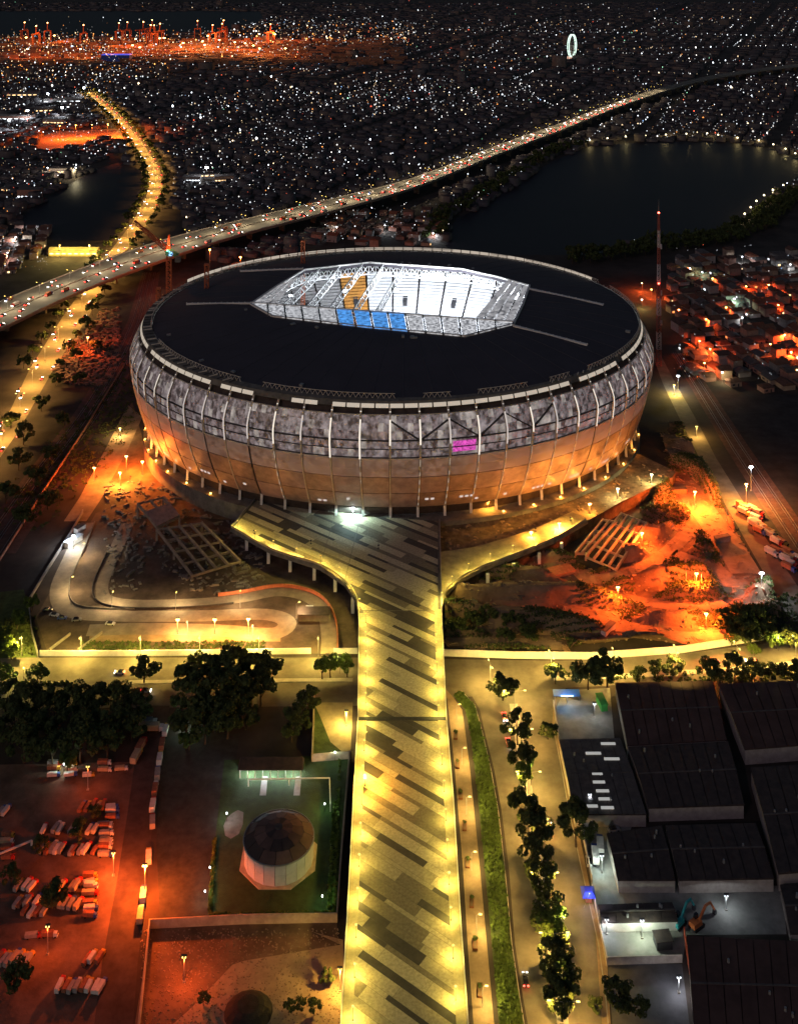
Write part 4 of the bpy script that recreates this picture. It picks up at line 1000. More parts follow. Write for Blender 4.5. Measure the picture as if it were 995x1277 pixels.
for k in range(700):
    f = R.random(); x = 20+150*f**.8+R.uniform(-26, 34); y = 640-180*f+R.uniform(-25, 25); p = G(x, y)
    shrub(mb, p, R.uniform(.8, 2.2), 12)
stuff(tag(mb.build('scrub', leaf), 'dark scrub beside the railway left of the stadium', 'scrub'))
mb = MB()
for k in range(900):
    x = R.uniform(70, 150); y = R.uniform(385, 480)
    if x < 150-(y-385)*.9-20 or x > 185-(y-385)*.55: continue
    s = R.uniform(.5, 2.5); p = G(x, y); mb.box((p.x, p.y, 0), (s*R.uniform(1, 3), s, s*R.uniform(.3, .8)), R.uniform(0, 3), .8)
stuff(tag(mb.build('scrap_heap', mat('scrap', (.22, .12, .09), .9, .5, .3)), 'reddish scrap heaps between the far avenue and the railway', 'scrap'))
mb = MB()
for k in range(700):
    x = R.uniform(130, 330); y = R.uniform(600, 740)
    if y > 600+(x-130)*.9+40 and x > 180: continue
    s = R.uniform(.3, 1.4); p = G(x, y); mb.box((p.x, p.y, 0), (s*R.uniform(1, 4), s, s*R.uniform(.3, .8)), R.uniform(0, 3), .85)
stuff(tag(mb.build('rubble', conc_dark), 'dim rubble and timber on the works site left of the bridge', 'rubble'))

# ------------------------------------------------------------ tank, lawn, pavilion, walled lots
sheet('lawn', [(280,948),(436,940),(420,1143),(262,1143),(268,1050)], .02, lawn)
sheet('dark_plot', [(205,918),(300,915),(285,1000),(262,1143),(200,1143),(195,1050)], .015, mat('plot_soil', (.04, .04, .035), .95, .4, .3))
sheet('dirt_lot', [(188,1155),(420,1150),(428,1300),(165,1300)], .02, soil)
sheet('lit_patch', [(390,1162),(428,1172),(430,1300),(190,1300),(240,1256),(290,1203),(305,1198),(425,1178)], .04, mat('dirt_lit', (.33, .24, .15), .9, .25, .2))  # yellow lit part of the lot painted as a paler sheet
wallc = mat('wall_render', (.42, .34, .24), .85, .25, .4)
tag(wall_mb([G(172,1300), G(187,1158), G(300,1152), G(420,1150), G(428,1040), G(436,945)], .5, 3.0).build('compound_wall', wallc), 'tan wall enclosing the tank lawn and edging the dirt lot', 'wall')
tag(wall_mb([G(392,872), G(389,950), G(438,946)], .4, 3.0).build('compound_wall', wallc), 'tan wall round the small pale yard beside the bridge', 'wall')
sheet('pale_yard', [(393,876),(440,876),(437,945),(390,946)], .03, mat('pale_yard_soil', (.30, .25, .14), .9, .3, .2))
sheet('green_shadow_patch', [(393,880),(400,895),(412,925),(432,942),(391,944)], .045, grass)  # greenish shadow beside the wall laid down as a grass coloured sheet
tc_ = G(348,1070); RT = 44/((1070-HZ)/(H-5))
tk = thing('storage_tank', 'large round storage tank with dark faceted dome roof on an octagonal base', 'tank', tc_)
MB().prism([(RT*1.16*math.cos(2*PI*(k+.5)/8), RT*1.16*math.sin(2*PI*(k+.5)/8)) for k in range(8)], 0, .35).build('base', wallc, tk)
tank_m = mat('tank_shell', (.48, .48, .52), .6, .12, .4)
NT = 20; TH_ = 7.2
for k in range(NT):
    a, b = 2*PI*k/NT, 2*PI*(k+1)/NT-.012
    for z0, z1 in ((.35, 3.7), (3.76, TH_)):
        c = lambda r, t, z: (r*math.cos(t), r*math.sin(t), z)
        MB().hexa([c(RT,a,z0), c(RT,b,z0), c(RT-.3,b,z0), c(RT-.3,a,z0), c(RT,a,z1), c(RT,b,z1), c(RT-.3,b,z1), c(RT-.3,a,z1)]).build('shell_panel', tank_m, tk)
dome_ms = [mat('dome_panel', (.10, .062, .052), .8, .25, .3), mat('dome_panel_dark', (.055, .04, .038), .8, .25, .3), mat('dome_panel_light', (.14, .085, .07), .8, .25, .3)]
rr_ = [(RT+.25, TH_), (RT*.72, TH_+1.9), (RT*.4, TH_+3.0), (RT*.1, TH_+3.5)]
for r in range(3):
    n = 12
    for k in range(n):
        a, b = 2*PI*(k+.5*r)/n+.01, 2*PI*(k+1+.5*r)/n-.01; (r0, z0), (r1, z1) = rr_[r], rr_[r+1]; c = lambda rad_, t, z: (rad_*math.cos(t), rad_*math.sin(t), z)
        MB().poly([c(r0,a,z0), c(r0,b,z0), c(r1,b,z1), c(r1,a,z1)]).build('roof_panel', R.choice(dome_ms), tk)
MB().tube((0,0,TH_+3.3), (0,0,TH_+4), RT*.12, RT*.1, 12).build('vent', dark_m, tk)
mb = MB()
for k in range(40): a, b = 2*PI*k/40, 2*PI*(k+1)/40; mb.bar(((RT+.1)*math.cos(a),(RT+.1)*math.sin(a),TH_), ((RT+.1)*math.cos(b),(RT+.1)*math.sin(b),TH_), .35)
mb.build('rim', steel, tk)
mb = MB(); mb.prism([(RT*.98*math.cos(2*PI*k/40), RT*.98*math.sin(2*PI*k/40)) for k in range(40)], TH_-.3, TH_-.1); mb.build('deck', dark_m, tk)
# pavilion
pv = thing('pavilion', 'low dark roofed pavilion with white lit front facing the lawn', 'pavilion', G(338,966))
s_ = (966-HZ)/H; Lp = 78/s_
MB().box((0,2.6,0), (Lp*.96,.3,3.2)).build('wall', white_p, pv)
MB().hexa([(-Lp/2-.5,-2.2,3.2),(Lp/2+.5,-2.2,3.2),(Lp/2+.5,3.6,3.2),(-Lp/2-.5,3.6,3.2),(-Lp/2,-1.6,3.5),(Lp/2,-1.6,3.5),(Lp/2,3.2,4.4),(-Lp/2,3.2,4.4)]).build('roof', roof_dark, pv)
for k in range(9): MB().box((-Lp/2+.4+(Lp-.8)*k/8,-1.7,0), (.25,.25,3.2)).build('post', white_p, pv)
for k in range(6):
    x = -Lp/2+Lp*(k+.5)/6; MB().box((x,2.38,1.0), (Lp/6*.5,.1,1.4)).build('window', emit('pavilion_window', (.8, .9, 1), .35), pv)
for k in range(3): lamp('lamp_light', (-Lp/2+Lp*(k+.5)/3,-.9,2.5), 420, (.75,.85,1), pv, .3); MB().box((-Lp/2+Lp*(k+.5)/3,-.2,2.9), (1.4,.2,.12)).build('lamp_tube', H_WHT, pv)
for x in (330, 372): sheet('garden_path', [(x-3,968),(x+4,968),(x+2,992),(x-6,992)], .04, concrete)
fr = thing('pergola', 'thin white rectangular pergola frame on the lawn before the pavilion', 'pergola')
fp = [G(*p, 2.6) for p in [(310,972),(411,970),(412,1003)]]
for a, b in zip(fp, fp[1:]): MB().bar(a, b, .3).build('beam', white_p, fr)
for a in fp+[(fp[0]+fp[1])/2]: MB().bar(a, (a.x, a.y, 0), .25).build('post', white_p, fr)
def garden_lamp(x, y, label, power=60, col=(.75, 1, .6), head=H_WHT, h=2.6):
    t = thing('garden_lamp', label, 'lamp', G(x, y)); MB().tube((0,0,0),(0,0,h),.06,.05).build('post', dark_m, t); MB().tube((0,0,h),(0,0,h+.4),.2,.15,8).build('lamp_head', head, t); lamp('lamp_light', (0,0,h+.7), power*.55, col, t, .2)
garden_lamp(256,1122,'small white lamp at the lower left corner of the tank lawn', 120); garden_lamp(402,1128,'small lamp at the lower right corner of the tank lawn', 90, (.4, 1, .35)); garden_lamp(405,1012,'small lamp at the upper right edge of the tank lawn', 120, (.6, 1, .45)); garden_lamp(418,950,'white lamp by the wall corner next to the bridge', 150, (.8, 1, .7), h=3.5)
garden_lamp(283,1024,'small white lamp on the pale path left of the tank', 160, (.85, .95, .9)); garden_lamp(300,965,'white lamp at the left end of the pavilion', 160, (.8,.9,1)); garden_lamp(232,912,'white green lamp under the pale tree by the yard road', 200, (.7,1,.75)); garden_lamp(262,1092,'tiny lamp on the dark hedge left of the tank', 40); garden_lamp(80,962,'white lamp among the lorries under the pale tree', 220, (.85,1,.85))
for x_, y_, l_ in ((702,1166,'added yellow lamp post beside the bright green median tree'),(662,980,'added yellow lamp post beside the lit green tree on the side road median'),(640,868,'added yellow lamp post beside the round tree at the side road junction'),(256,838,'added yellow lamp post beside the lit tree at the white site wall'),(424,840,'added yellow lamp post beside the lit trees next to the bridge'),(30,850,'added yellow lamp post beside the lit trees at the left road edge'),(970,812,'added yellow lamp post beside the lit trees at the end of the site wall'),(690,1232,'added yellow lamp post under the lower trees of the side road median')):
    garden_lamp(x_, y_, l_, 900, (1, .88, .22), H_SOD, 5.5)  # posts added beside trees so their crowns catch yellow light
sheet('path_patch', [(290,1014),(297,1010),(304,1013),(303,1028),(298,1040),(288,1046),(281,1042),(279,1030),(283,1020)], .045, conc_dark)
mb = MB()
for k in range(420):
    a = R.random(); P_ = R.choice(((262,1143,420,1141),(268,1050,262,1140),(418,1000,410,1138),(424,950,416,1140))); shrub(mb, G(P_[0]+(P_[2]-P_[0])*a, P_[1]+(P_[3]-P_[1])*a-2), R.uniform(.4, .9), 9)
stuff(tag(mb.build('hedge', leaf_l), 'low hedge round the tank lawn', 'hedge'))
mb = MB()
for k in range(2600):
    x, y = R.uniform(176, 424), R.uniform(1158, 1290)
    if R.random() < .7: p = G(x, y, .03); s = R.uniform(.12, .4); mb.box((p.x, p.y, .02), (s*R.uniform(1, 2.5), s, s*.5), R.uniform(0, 3), .7)
stuff(tag(mb.build('rubble', soil_pale), 'small stones strewn over the walled dirt lot', 'rubble'))
for x, y, r in [(254,1244,8),(408,1218,9),(374,1250,8),(392,1254,9),(360,1254,7)]: tree(x, y, r, 'small dark bush on the walled dirt lot', 'bushes on the dirt lot', name='bush')
dm = thing('dark_mound', 'rounded dark soil mound on the dirt lot', 'mound', G(310,1262)); mb = MB()
for r in range(4):
    for k in range(16):
        f = lambda q, t: (7.2*(1-q/4)**.6*math.cos(t) if q < 4 else 0, 7.0*(1-q/4)**.6*math.sin(t) if q < 4 else 0, 2.6*math.sin(q/4*PI/2))
        mb.poly([f(r, 2*PI*k/16), f(r, 2*PI*(k+1)/16), f(r+1, 2*PI*(k+1)/16), f(r+1, 2*PI*k/16)])
mb.build('soil_heap', mat('mound_soil', (.03, .025, .022), .95, .4, .5, bump=.6), dm)

# brown planters on the footpath
plm = mat('planter_corten', (.20, .08, .035), .8, .3, .6)
for x, y in [(568,918),(570.5,954),(574.5,992),(579,1031),(583,1077),(588,1126),(592.5,1178),(598.5,1237)]:
    s = (y-HZ)/H; t = thing('planter', 'long brown planter box on the footpath beside the bridge', 'planter', G(x, y, .03), rad(-4), 'planters on the footpath')
    for d, c in (((1.5,.2,.6),(0,-1.9,0)),((1.5,.2,.6),(0,1.9,0)),((.2,3.6,.6),(-.65,0,0)),((.2,3.6,.6),(.65,0,0))): MB().box(c, d).build('side', plm, t)
    MB().box((0,0,0), (1.1,3.6,.42)).build('soil_fill', soil, t)
    sh = MB(); shrub(sh, (0, 1.4, .5), .7, 14); sh.build('plant', leaf, t)

# ------------------------------------------------------------ warehouses at the lower right
def shed(px, z, label, rm, wm=plaster, gable=.9, name='warehouse', sky=None, ribs=0, group=None, skm=None):
    """px: roof corners near-left, near-right, far-right, far-left at eaves height z"""
    c = [G(x, y, z) for x, y in px]; o = sum(c, Vector())/4; o.z = 0; t = thing(name, label, 'warehouse', o, 0, group); c = [p-o for p in c]
    MB().prism([(p.x*.985, p.y*.985) for p in c], 0, z).build('wall', wm, t)
    a, b, d, e = c; up = Vector((0,0,gable)); m0, m1 = (a+e)/2+up, (b+d)/2+up     # ridge runs along near-left to near-right
    n = max(3, int((b-a).length/4.2))
    for (p, q, r, s) in ((a, b, m1, m0), (m0, m1, d, e)):
        for k in range(n):
            f0, f1 = k/n+.004, (k+1)/n-.004; P_ = [p+(q-p)*f0, p+(q-p)*f1, s+(r-s)*f1, s+(r-s)*f0]; u = Vector((0,0,.12)); MB().hexa([x+u for x in P_]+[x+u*2.2 for x in P_]).build('roof_sheet', rm, t)
    MB().prism([(p.x, p.y) for p in c], z-.25, z+.05).build('eaves', roof_dark, t)
    rdg = MB().bar(m0+Vector((0,0,.3)), m1+Vector((0,0,.3)), .6, .2); rdg.build('ridge', roof_grey, t)
    MB().poly([a, e, m0]).build('gable', wm, t); MB().poly([b, m1, d]).build('gable', wm, t)
    for q_ in range(4):
        f_, v_ = R.uniform(.1,.9), R.uniform(.1,.9); p_ = (a+(b-a)*f_)*(1-v_)+(e+(d-e)*f_)*v_; MB().tube((p_.x,p_.y,z+.1), (p_.x,p_.y,z+gable+.9), .45, .35, 8).build('roof_vent', steel, t)
    if sky:
        for (x0, x1, y) in sky:
            p = G((x0+x1)/2, y, z+gable*.6)-o; sc_ = (y-HZ)/(H-z); MB().box((p.x, p.y, p.z+.35), ((x1-x0)/sc_, 1.0, .35), 0).build('skylight', skm, t)
    return t
skm = emit('skylight_lit', (.85, .85, .80), .05); skm.node_tree.nodes['Principled BSDF'].inputs['Base Color'].default_value = (.6, .6, .58, 1)
shed([(716,1016),(806,1016),(773,921),(697,923)], 4.5, 'grey roofed warehouse with a scatter of pale skylights by the side road', roof_grey, sky=[(749,767,929),(730,749,941),(753,772,948),(738,751,967),(739,754,977),(743,759,988),(746,762,998),(723,745,1007),(749,765,1009)], skm=skm)
shed([(808,1008),(928,1004),(908,925),(783,932)], 5, 'wide dark warehouse roof behind the skylight warehouse', roof_dark)
shed([(782,930),(906,923),(889,850),(766,852)], 5, 'reddish brown warehouse roof nearest the main road', roof_brown)
shed([(770,1098),(842,1098),(825,1030),(756,1040)], 4.2, 'dark warehouse roof left of the pale valley gutter above the lit lane', roof_dark)
shed([(846,1098),(965,1096),(942,1027),(829,1030)], 4.4, 'broad dark warehouse roof right of the pale valley gutter', roof_dark)
shed([(928,935),(1060,925),(1040,848),(895,853)], 6, 'dark brown warehouse roof at the right end of the main road', roof_brown)
shed([(970,1090),(1100,1080),(1060,950),(935,958)], 6, 'black warehouse roof beyond the broad dark warehouse', roof_dark)
shed([(750,1151),(845,1149),(838,1126),(745,1129)], 3, 'long low black roofed shed in the lit yard', roof_dark, white_p, .6)
shed([(866,1300),(1010,1300),(1000,1175),(856,1168)], 4.5, 'dark red brown roofed shed beside the glowing red fence', roof_brown)
shed([(985,1165),(1080,1165),(1080,1100),(972,1104)], 4, 'dark shed roof in the far corner of the lit yard', roof_dark)
yard_c = mat('yard_concrete', (.22, .22, .20), .85, .3, .2)
sheet('warehouse_yard', [(725,1020),(790,1020),(770,1098),(900,1100),(975,1105),(980,1165),(856,1166),(850,1200),(756,1200),(738,1110)], .02, yard_c)
sheet('warehouse_yard', [(682,862),(760,858),(766,925),(698,925)], .025, yard_c)
sheet('parking_lot', [(757,1202),(850,1202),(862,1300),(765,1300)], .022, mat('lot_asphalt', (.09, .09, .095), .9, .3, .2))
sheet('pavement', [(692,862),(698,925),(718,1020),(736,1110),(757,1205),(762,1300),(752,1300),(742,1160),(722,1070),(704,980),(688,905)], .04, soil_pale)
mast(741,895,6,90,WHT,H_DIM,'white lamp mast in the courtyard with the blue canopy', r=.2); mast(800,1170,6,420,(.85,1,.75),H_DIM,'greenish white lamp mast in the lit warehouse yard', r=.25)
mast(750,1088,6,300,(.8,1,.9),H_DIM,'white lamp mast beside the parked white lorries', r=.25); mast(776,1108,4,160,(.8,1,.85),H_DIM,'small white lamp mast under the dark warehouse eaves', r=.2)
mast(846,1238,5,200,(.9,.9,1),H_DIM,'white lamp mast by the glowing red fence', r=.25); mast(905,1135,5,110,WHT,H_DIM,'small white lamp mast behind the excavators', r=.2); mast(756,1165,5,140,WHT,H_DIM,'small white lamp mast at the yard gate', r=.2)
mast(735,1010,6,120,WHT,H_DIM,'small white lamp mast between warehouse and parked lorries', r=.2)
wallx = [((738,1112),(757,1205)), ((757,1203),(850,1200)), ((697,925),(690,880)), ((722,1022),(738,1100))]
for i, (a, b) in enumerate(wallx): tag(wall_mb([G(*a), G(*b)], .35, 2.4).build('yard_wall', plaster), ['plain wall between the side road and the lit yard', 'plain wall between the lit yard and the parking lot', 'plain wall beside the courtyard with the blue canopy', 'plain wall beside the parked white lorries'][i], 'wall')
fn = thing('red_fence', 'red lit metal fence between the parking lot and the brown roofed shed', 'fence'); P = [G(*p) for p in [(853,1168),(858,1205),(868,1262),(874,1300)]]
wall_mb(P, .25, 2.6).build('fence_panel', mat('fence_red_lit', (.5, .10, .05), .7, .2, .6), fn)  # red light on the fence put into its base colour
for p, a in along(P, 3.2): MB().box((p.x, p.y, 0), (.4, .4, 3)).build('post', mat('fence_red_lit', (0,0,0)), fn)
t = thing('canopy', 'blue lit canopy on posts at the courtyard edge', 'canopy', G(706,874)); blue_c = mat('canopy_blue', (.03, .14, .45), .6, .2, .6)
MB().hexa([(-5.5,-1.8,3),(5.5,-1.8,3),(5.5,1.8,3.4),(-5.5,1.8,3.4),(-5.5,-1.8,3.2),(5.5,-1.8,3.2),(5.5,1.8,3.6),(-5.5,1.8,3.6)]).build('roof', blue_c, t)
for x in (-5, 0, 5):
    for y in (-1.5, 1.5): MB().box((x,y,0), (.2,.2,3.05)).build('post', steel, t)
lamp('lamp_light', (0,-3.5,5), 160, (.5,.75,1), t, .3); MB().box((0,-2,3.3), (5,.25,.25)).build('lamp_tube', emit('tube_blue', (.25, .6, 1), 1.2), t)
hut(750, 880, (2.6, 7, 2.6), .15, mat('green_paint', (.05, .3, .06), .7, .2, .6), mat('green_paint', (0,0,0)), 'small bright green shed at the courtyard wall', name='green_shed', cat='shed')
t = thing('gate_canopy', 'small vivid blue canopy over a gate booth on the side road pavement', 'canopy', G(733,1122)); vb = mat('canopy_vivid', (.03, .05, .6), .6, .2, .6)
MB().box((0,0,0), (2.0,2.4,2.4)).build('booth', mat('booth_pink', (.5, .2, .3), .7, .2, .6), t); MB().hexa([(-2.2,-2.4,2.4),(2.2,-2.4,2.4),(2.2,2.4,2.4),(-2.2,2.4,2.4),(-1.2,-1.2,3.5),(1.2,-1.2,3.5),(1.2,1.2,3.5),(-1.2,1.2,3.5)]).build('roof', vb, t); lamp('lamp_light', (0,-3,4.6), 120, (.5,.55,1), t, .2); MB().tube((-1.9,-3,0),(0,-3,4.8),.05).build('lamp_post', steel, t)
for x, y, rz, k, lab in [(748,1060,1.45,0,'long white lorry parked against the warehouse'),(742,1072,1.5,0,'white lorry parked next to the long white one')]:
    truck(G(x, y, .03), rz, lab, None, k)
car(G(734,1076,.03), 1.5, 'white car parked beside the white lorries', None, 0, False)
car(G(765,1036,.03), .2, 'silver car parked in the corner behind the white lorries', None, 1, False); car(G(832,1010,.03), 0, 'white car parked behind the wide dark warehouse', None, 0, False)
def excavator(px, py, rz, m, label):
    t = thing('excavator', label, 'excavator', G(px, py, .03), rz)
    for y in (-1.2, 1.2): MB().hexa([(-2,y-.35,0),(2,y-.35,0),(2,y+.35,0),(-2,y+.35,0),(-2.3,y-.35,.9),(2.3,y-.35,.9),(2.3,y+.35,.9),(-2.3,y+.35,.9)]).build('track', rubber, t)
    MB().box((-.5,0,.95), (3.8,2.6,1.3), taper=.93).build('body', m, t); MB().box((.6,.75,2.2), (1.5,1.1,1.2), taper=.85).build('cab', glassd, t)
    MB().bar((1,-.3,2),(4,-.3,5.2),.55,.7).bar((4,-.3,5.2),(6.4,-.3,4.9),.5,.6).build('boom', m, t); MB().bar((6.2,-.3,5),(8.2,-.3,1.8),.4,.5).build('stick', m, t)
    MB().hexa([(7.6,-.8,.5),(8.8,-.8,.3),(8.8,.2,.3),(7.6,.2,.5),(7.9,-.8,1.8),(8.6,-.8,1.7),(8.6,.2,1.7),(7.9,.2,1.8)]).build('bucket', dark_m, t)
excavator(846,1154,.75,mat('machine_teal', (.04,.38,.40),.5,.2,.6),'teal excavator with arm raised in the lit yard'); excavator(868,1156,.6,mat('machine_orange', (.6,.17,.05),.5,.2,.6),'orange excavator with arm raised next to the teal one')
hut(826, 1178, (5, 4, 2.6), .1, dark_m, roof_dark, 'small dark cabin standing in the lit yard')
bo = thing('barrier_boom', 'long pale barrier boom raised over the lorry yard', 'barrier boom', G(40,1054)); MB().box((0,0,0), (.6,.6,1.6)).build('post', white_p, bo); MB().bar((0,0,1.6), (-11,-9,3.2), .5).build('arm', white_p, bo)
# ------------------------------------------------------------ lattice tower, cranes, wheel
def lattice(mb, a, b, w0, w1, n, r):
    a, b = Vector(a), Vector(b); d = (b-a).normalized(); up = Vector((0,0,1)) if abs(d.z) < .9 else Vector((1,0,0)); x = d.cross(up).normalized(); y = x.cross(d).normalized()
    ring = lambda f: [a+(b-a)*f+x*sx*(w0+(w1-w0)*f)/2+y*sy*(w0+(w1-w0)*f)/2 for sx, sy in ((-1,-1),(1,-1),(1,1),(-1,1))]
    for k in range(n):
        p, q = ring(k/n), ring((k+1)/n)
        for i in range(4): mb.bar(p[i], q[i], r); mb.bar(p[i], q[(i+1) % 4], r*.7); mb.bar(p[i], p[(i+1) % 4], r*.7)
    return mb
paint_r = mat('tower_red', (.32, .09, .07), .7, .2, .5); paint_w = mat('tower_white', (.55, .5, .5), .7, .2, .5)
tp = G(821,456); tw = thing('radio_mast', 'tall slim red and white lattice mast beside the railway', 'mast', tp)
for k in range(9):
    f0, f1 = k/9, (k+1)/9; lattice(MB(), (0,0,112*f0), (0,0,112*f1), 3.4*(1-f0)+.9*f0, 3.4*(1-f1)+.9*f1, 4, .34).build('mast_section', paint_w if k % 2 else paint_r, tw)
MB().tube((0,0,112), (0,0,122), .2, .08).build('antenna', steel, tw); 
for z in (60, 112): MB().box((0,0,z), (1.1,1.1,.9)).build('beacon', emit('beacon_red', (1,.1,.06), 2), tw)
for z, c in ((30, paint_w), (52, paint_w), (86, paint_w)): MB().tube((1.6,-.6,z), (1.6,-.6,z+3.5), .7, .7, 8).build('aerial_drum', c, tw)
cr_m = mat('crane_orange', (.5, .13, .05), .7, .2, .5); cr_g = mat('crane_green', (.08, .3, .16), .7, .2, .5)
zt = 96; cp = G(211,318,zt); cp.z = 0
tcn = thing('tower_crane', 'orange tower crane with blue lights behind the stadium rim', 'crane', cp)
lattice(MB(), (0,0,0), (0,0,zt), 3, 3, 28, .45).build('mast', cr_m, tcn); j_end = G(168,283,zt+6)-cp
lattice(MB(), (0,0,zt+3), (j_end.x, j_end.y, zt+10), 2.6, 1.6, 16, .4).build('jib', cr_m, tcn)
cj = -Vector((j_end.x, j_end.y, 0)).normalized()*15
lattice(MB(), (0,0,zt+3), (cj.x, cj.y, zt+3), 2.4, 2.2, 5, .4).build('counter_jib', cr_g, tcn); MB().box((cj.x, cj.y, zt-1), (3.5,3.5,3.4)).build('counterweight', conc_dark, tcn)
MB().box((0,0,zt), (4,4,3)).build('slewing_unit', cr_g, tcn); MB().box((1.8,-2.4,zt+.4), (2,2,2.6)).build('cab', emit('crane_cab', (.2,.45,1), .5), tcn); lattice(MB(), (0,0,zt+3), (0,0,zt+14), 2, .6, 3, .4).build('apex', cr_m, tcn)
MB().box((0,-2.2,zt+3.2), (2.4,.6,.8)).build('crane_light', emit('crane_green_light', (.2,1,.5), .6), tcn)
lamp('lamp_light', (0,-4,zt+8), 500, (1,.3,.1), tcn, .5)
for i, (x, y, zt2, lab) in enumerate(((258,342,96,'short orange hoist tower behind the left rim of the stadium'),(198,372,84,'small red hoist tower at the left rim of the stadium'),(378,312,98,'slim brown hoist tower behind the far rim of the stadium'))):
    p = G(x, y, zt2-6); p.z = 0; t = thing('hoist_tower', lab, 'hoist tower', p); lattice(MB(), (0,0,0), (0,0,zt2), 2.4, 2.4, 24, .4).build('mast', cr_m, t); MB().box((0,0,zt2), (3,3,1)).build('head', cr_m, t)
wb = G(713,73); fw = thing('ferris_wheel', 'pale lit ferris wheel far off in the city', 'ferris wheel', wb); Rw = 29; hz = 33; rot = rad(62)
ax = Vector((math.cos(rot), math.sin(rot), 0)); wp = lambda t, r, o=0: Vector((0,0,hz))+ax*math.cos(t)*r+Vector((0,0,1))*math.sin(t)*r+Vector((-ax.y, ax.x, 0))*o
wl = emit('wheel_light', (.75, 1, .85), .22)
for o in (-2, 2):
    mb = MB()
    for k in range(36): mb.bar(wp(2*PI*k/36, Rw, o), wp(2*PI*(k+1)/36, Rw, o), 1.6)
    mb.build('rim', wl, fw)
for k in range(18): MB().bar(wp(2*PI*k/18, 1), wp(2*PI*k/18, Rw), .5).build('spoke', steel, fw)
for k in range(18): p = wp(2*PI*(k+.5)/18, Rw+1); MB().box((p.x, p.y, p.z-2.4), (2.2,2.2,2.4)).build('gondola', white_p, fw)
for s in (-1, 1):
    for o in (-1, 1): q = wp(0, 0, o*4); b = ax*s*16+Vector((-ax.y, ax.x, 0))*o*5; MB().bar(q, b, 1.3).build('leg', white_p, fw)
MB().tube(wp(0,0,-5), wp(0,0,5), 1.4).build('hub', white_p, fw); MB().box((0,0,0), (60,14,5)).build('station', emit('station_light', (1,.55,.4), .12), fw)

# ------------------------------------------------------------ the city
wall_ms = [plaster, mat('wall_grey', (.22, .21, .20), .9, .3, .3), mat('wall_tan', (.34, .25, .18), .9, .3, .3), mat('wall_rose', (.32, .18, .14), .9, .3, .3)]
roof_ms = [mat('tile_red', (.20, .07, .04), .9, .35, .6), mat('tile_brown', (.11, .06, .045), .9, .35, .6), roof_grey, mat('roof_rust', (.16, .08, .05), .85, .4, .4)]
roof_nm = ['red tiled', 'brown tiled', 'grey sheet', 'rusty']
win_ms = [emit('window_warm', (1, .62, .28), .5), emit('window_white', (.85, .93, 1), .6), mat('window_dark', (.03, .03, .035), .3, .1, 1), emit('window_orange', (1, .25, .06), .45)]
HW_ME = {}
def house_mesh(kind, m, seed):
    key = (kind, m.name, seed)
    if key in HW_ME: return HW_ME[key]
    r = random.Random(seed); x, y, h = r.uniform(7, 12), r.uniform(7, 10), r.choice((3.4, 4, 6.6, 7))
    if kind == 'wall': me = MB().box((0,0,0), (x,y,h)).mesh('wall', m)
    elif kind == 'roof':
        g_ = r.uniform(1.4, 2.6); o = .6; hip = r.choice((0, 0, 2)); mb = MB(); mb.v += [(-x/2-o,-y/2-o,h),(x/2+o,-y/2-o,h),(x/2+o,y/2+o,h),(-x/2-o,y/2+o,h),(-x/2-o+hip,0,h+g_),(x/2+o-hip,0,h+g_)]; mb.f += [(0,1,5,4),(2,3,4,5),(1,2,5),(3,0,4),(3,2,1,0)]; me = mb.mesh('roof', m)
    else:
        mb = MB()
        if kind == 'window': mb.box((-x*.22,-y/2-.04,1), (x*.22,.1,1.2))
        else: mb.box((x*.2,-y/2-.04,.1), (1.1,.1,2.1))
        me = mb.mesh(kind, m)
    HW_ME[key] = me; return me
def house(p, rz, where, group, lit=.3, tint=None):
    s = R.randint(0, 7); k = R.randint(0, 3); wm = R.choice(wall_ms)
    t = thing('house', roof_nm[k]+' roofed small house '+where, 'house', p, rz, group)
    link('wall', house_mesh('wall', wm, s), t); link('roof', house_mesh('roof', roof_ms[k], s), t)
    wnm = R.choice(win_ms[:2] if tint is None else tint) if R.random() < lit else win_ms[2]
    link('window', house_mesh('window', wnm, s), t); link('door', house_mesh('door', win_ms[2], s), t)
    return t
nh = 0
def house_zone(px, ang_, sx, sy, where, group, maxn, lit=.3, tint=None, keep=.86):
    global nh
    poly = [G(*p) for p in px]; c = sum(poly, Vector())/len(poly); ca_, sa_ = math.cos(ang_), math.sin(ang_); out = []
    for i in range(-40, 41):
        for j in range(-40, 41):
            x = c.x+i*sx*ca_-j*sy*sa_+R.uniform(-1.5, 1.5); y = c.y+i*sx*sa_+j*sy*ca_+R.uniform(-1.5, 1.5)
            if inpoly(np.array([x]), np.array([y]), poly)[0] and R.random() < keep: out.append((x, y))
    out.sort(key=lambda q: q[1])
    for x, y in out[:maxn]: house(Vector((x, y, 0)), ang_+R.choice((0, PI/2, PI, -PI/2))+R.gauss(0,.04), where, group, lit, tint)
    nh += min(len(out), maxn); return out[maxn:]
rest = []
rest += house_zone([(838,400),(836,330),(890,318),(1010,318),(1010,488),(905,488),(868,470)], .25, 15, 13.5, 'in the orange lit quarter right of the lattice mast', 'houses of the orange lit quarter', 200, .35, [win_ms[0], win_ms[3], win_ms[1]])
rest += house_zone([(395,306),(400,275),(470,258),(540,240),(556,262),(548,305),(470,308)], -.3, 16, 15, 'between the elevated highway and the lake', 'houses between highway and lake', 60, .5)
rest += house_zone([(-10,352),(-10,288),(60,282),(66,318),(30,338)], .2, 15, 14, 'by the far avenue below the pond', 'houses by the pond', 40, .6)
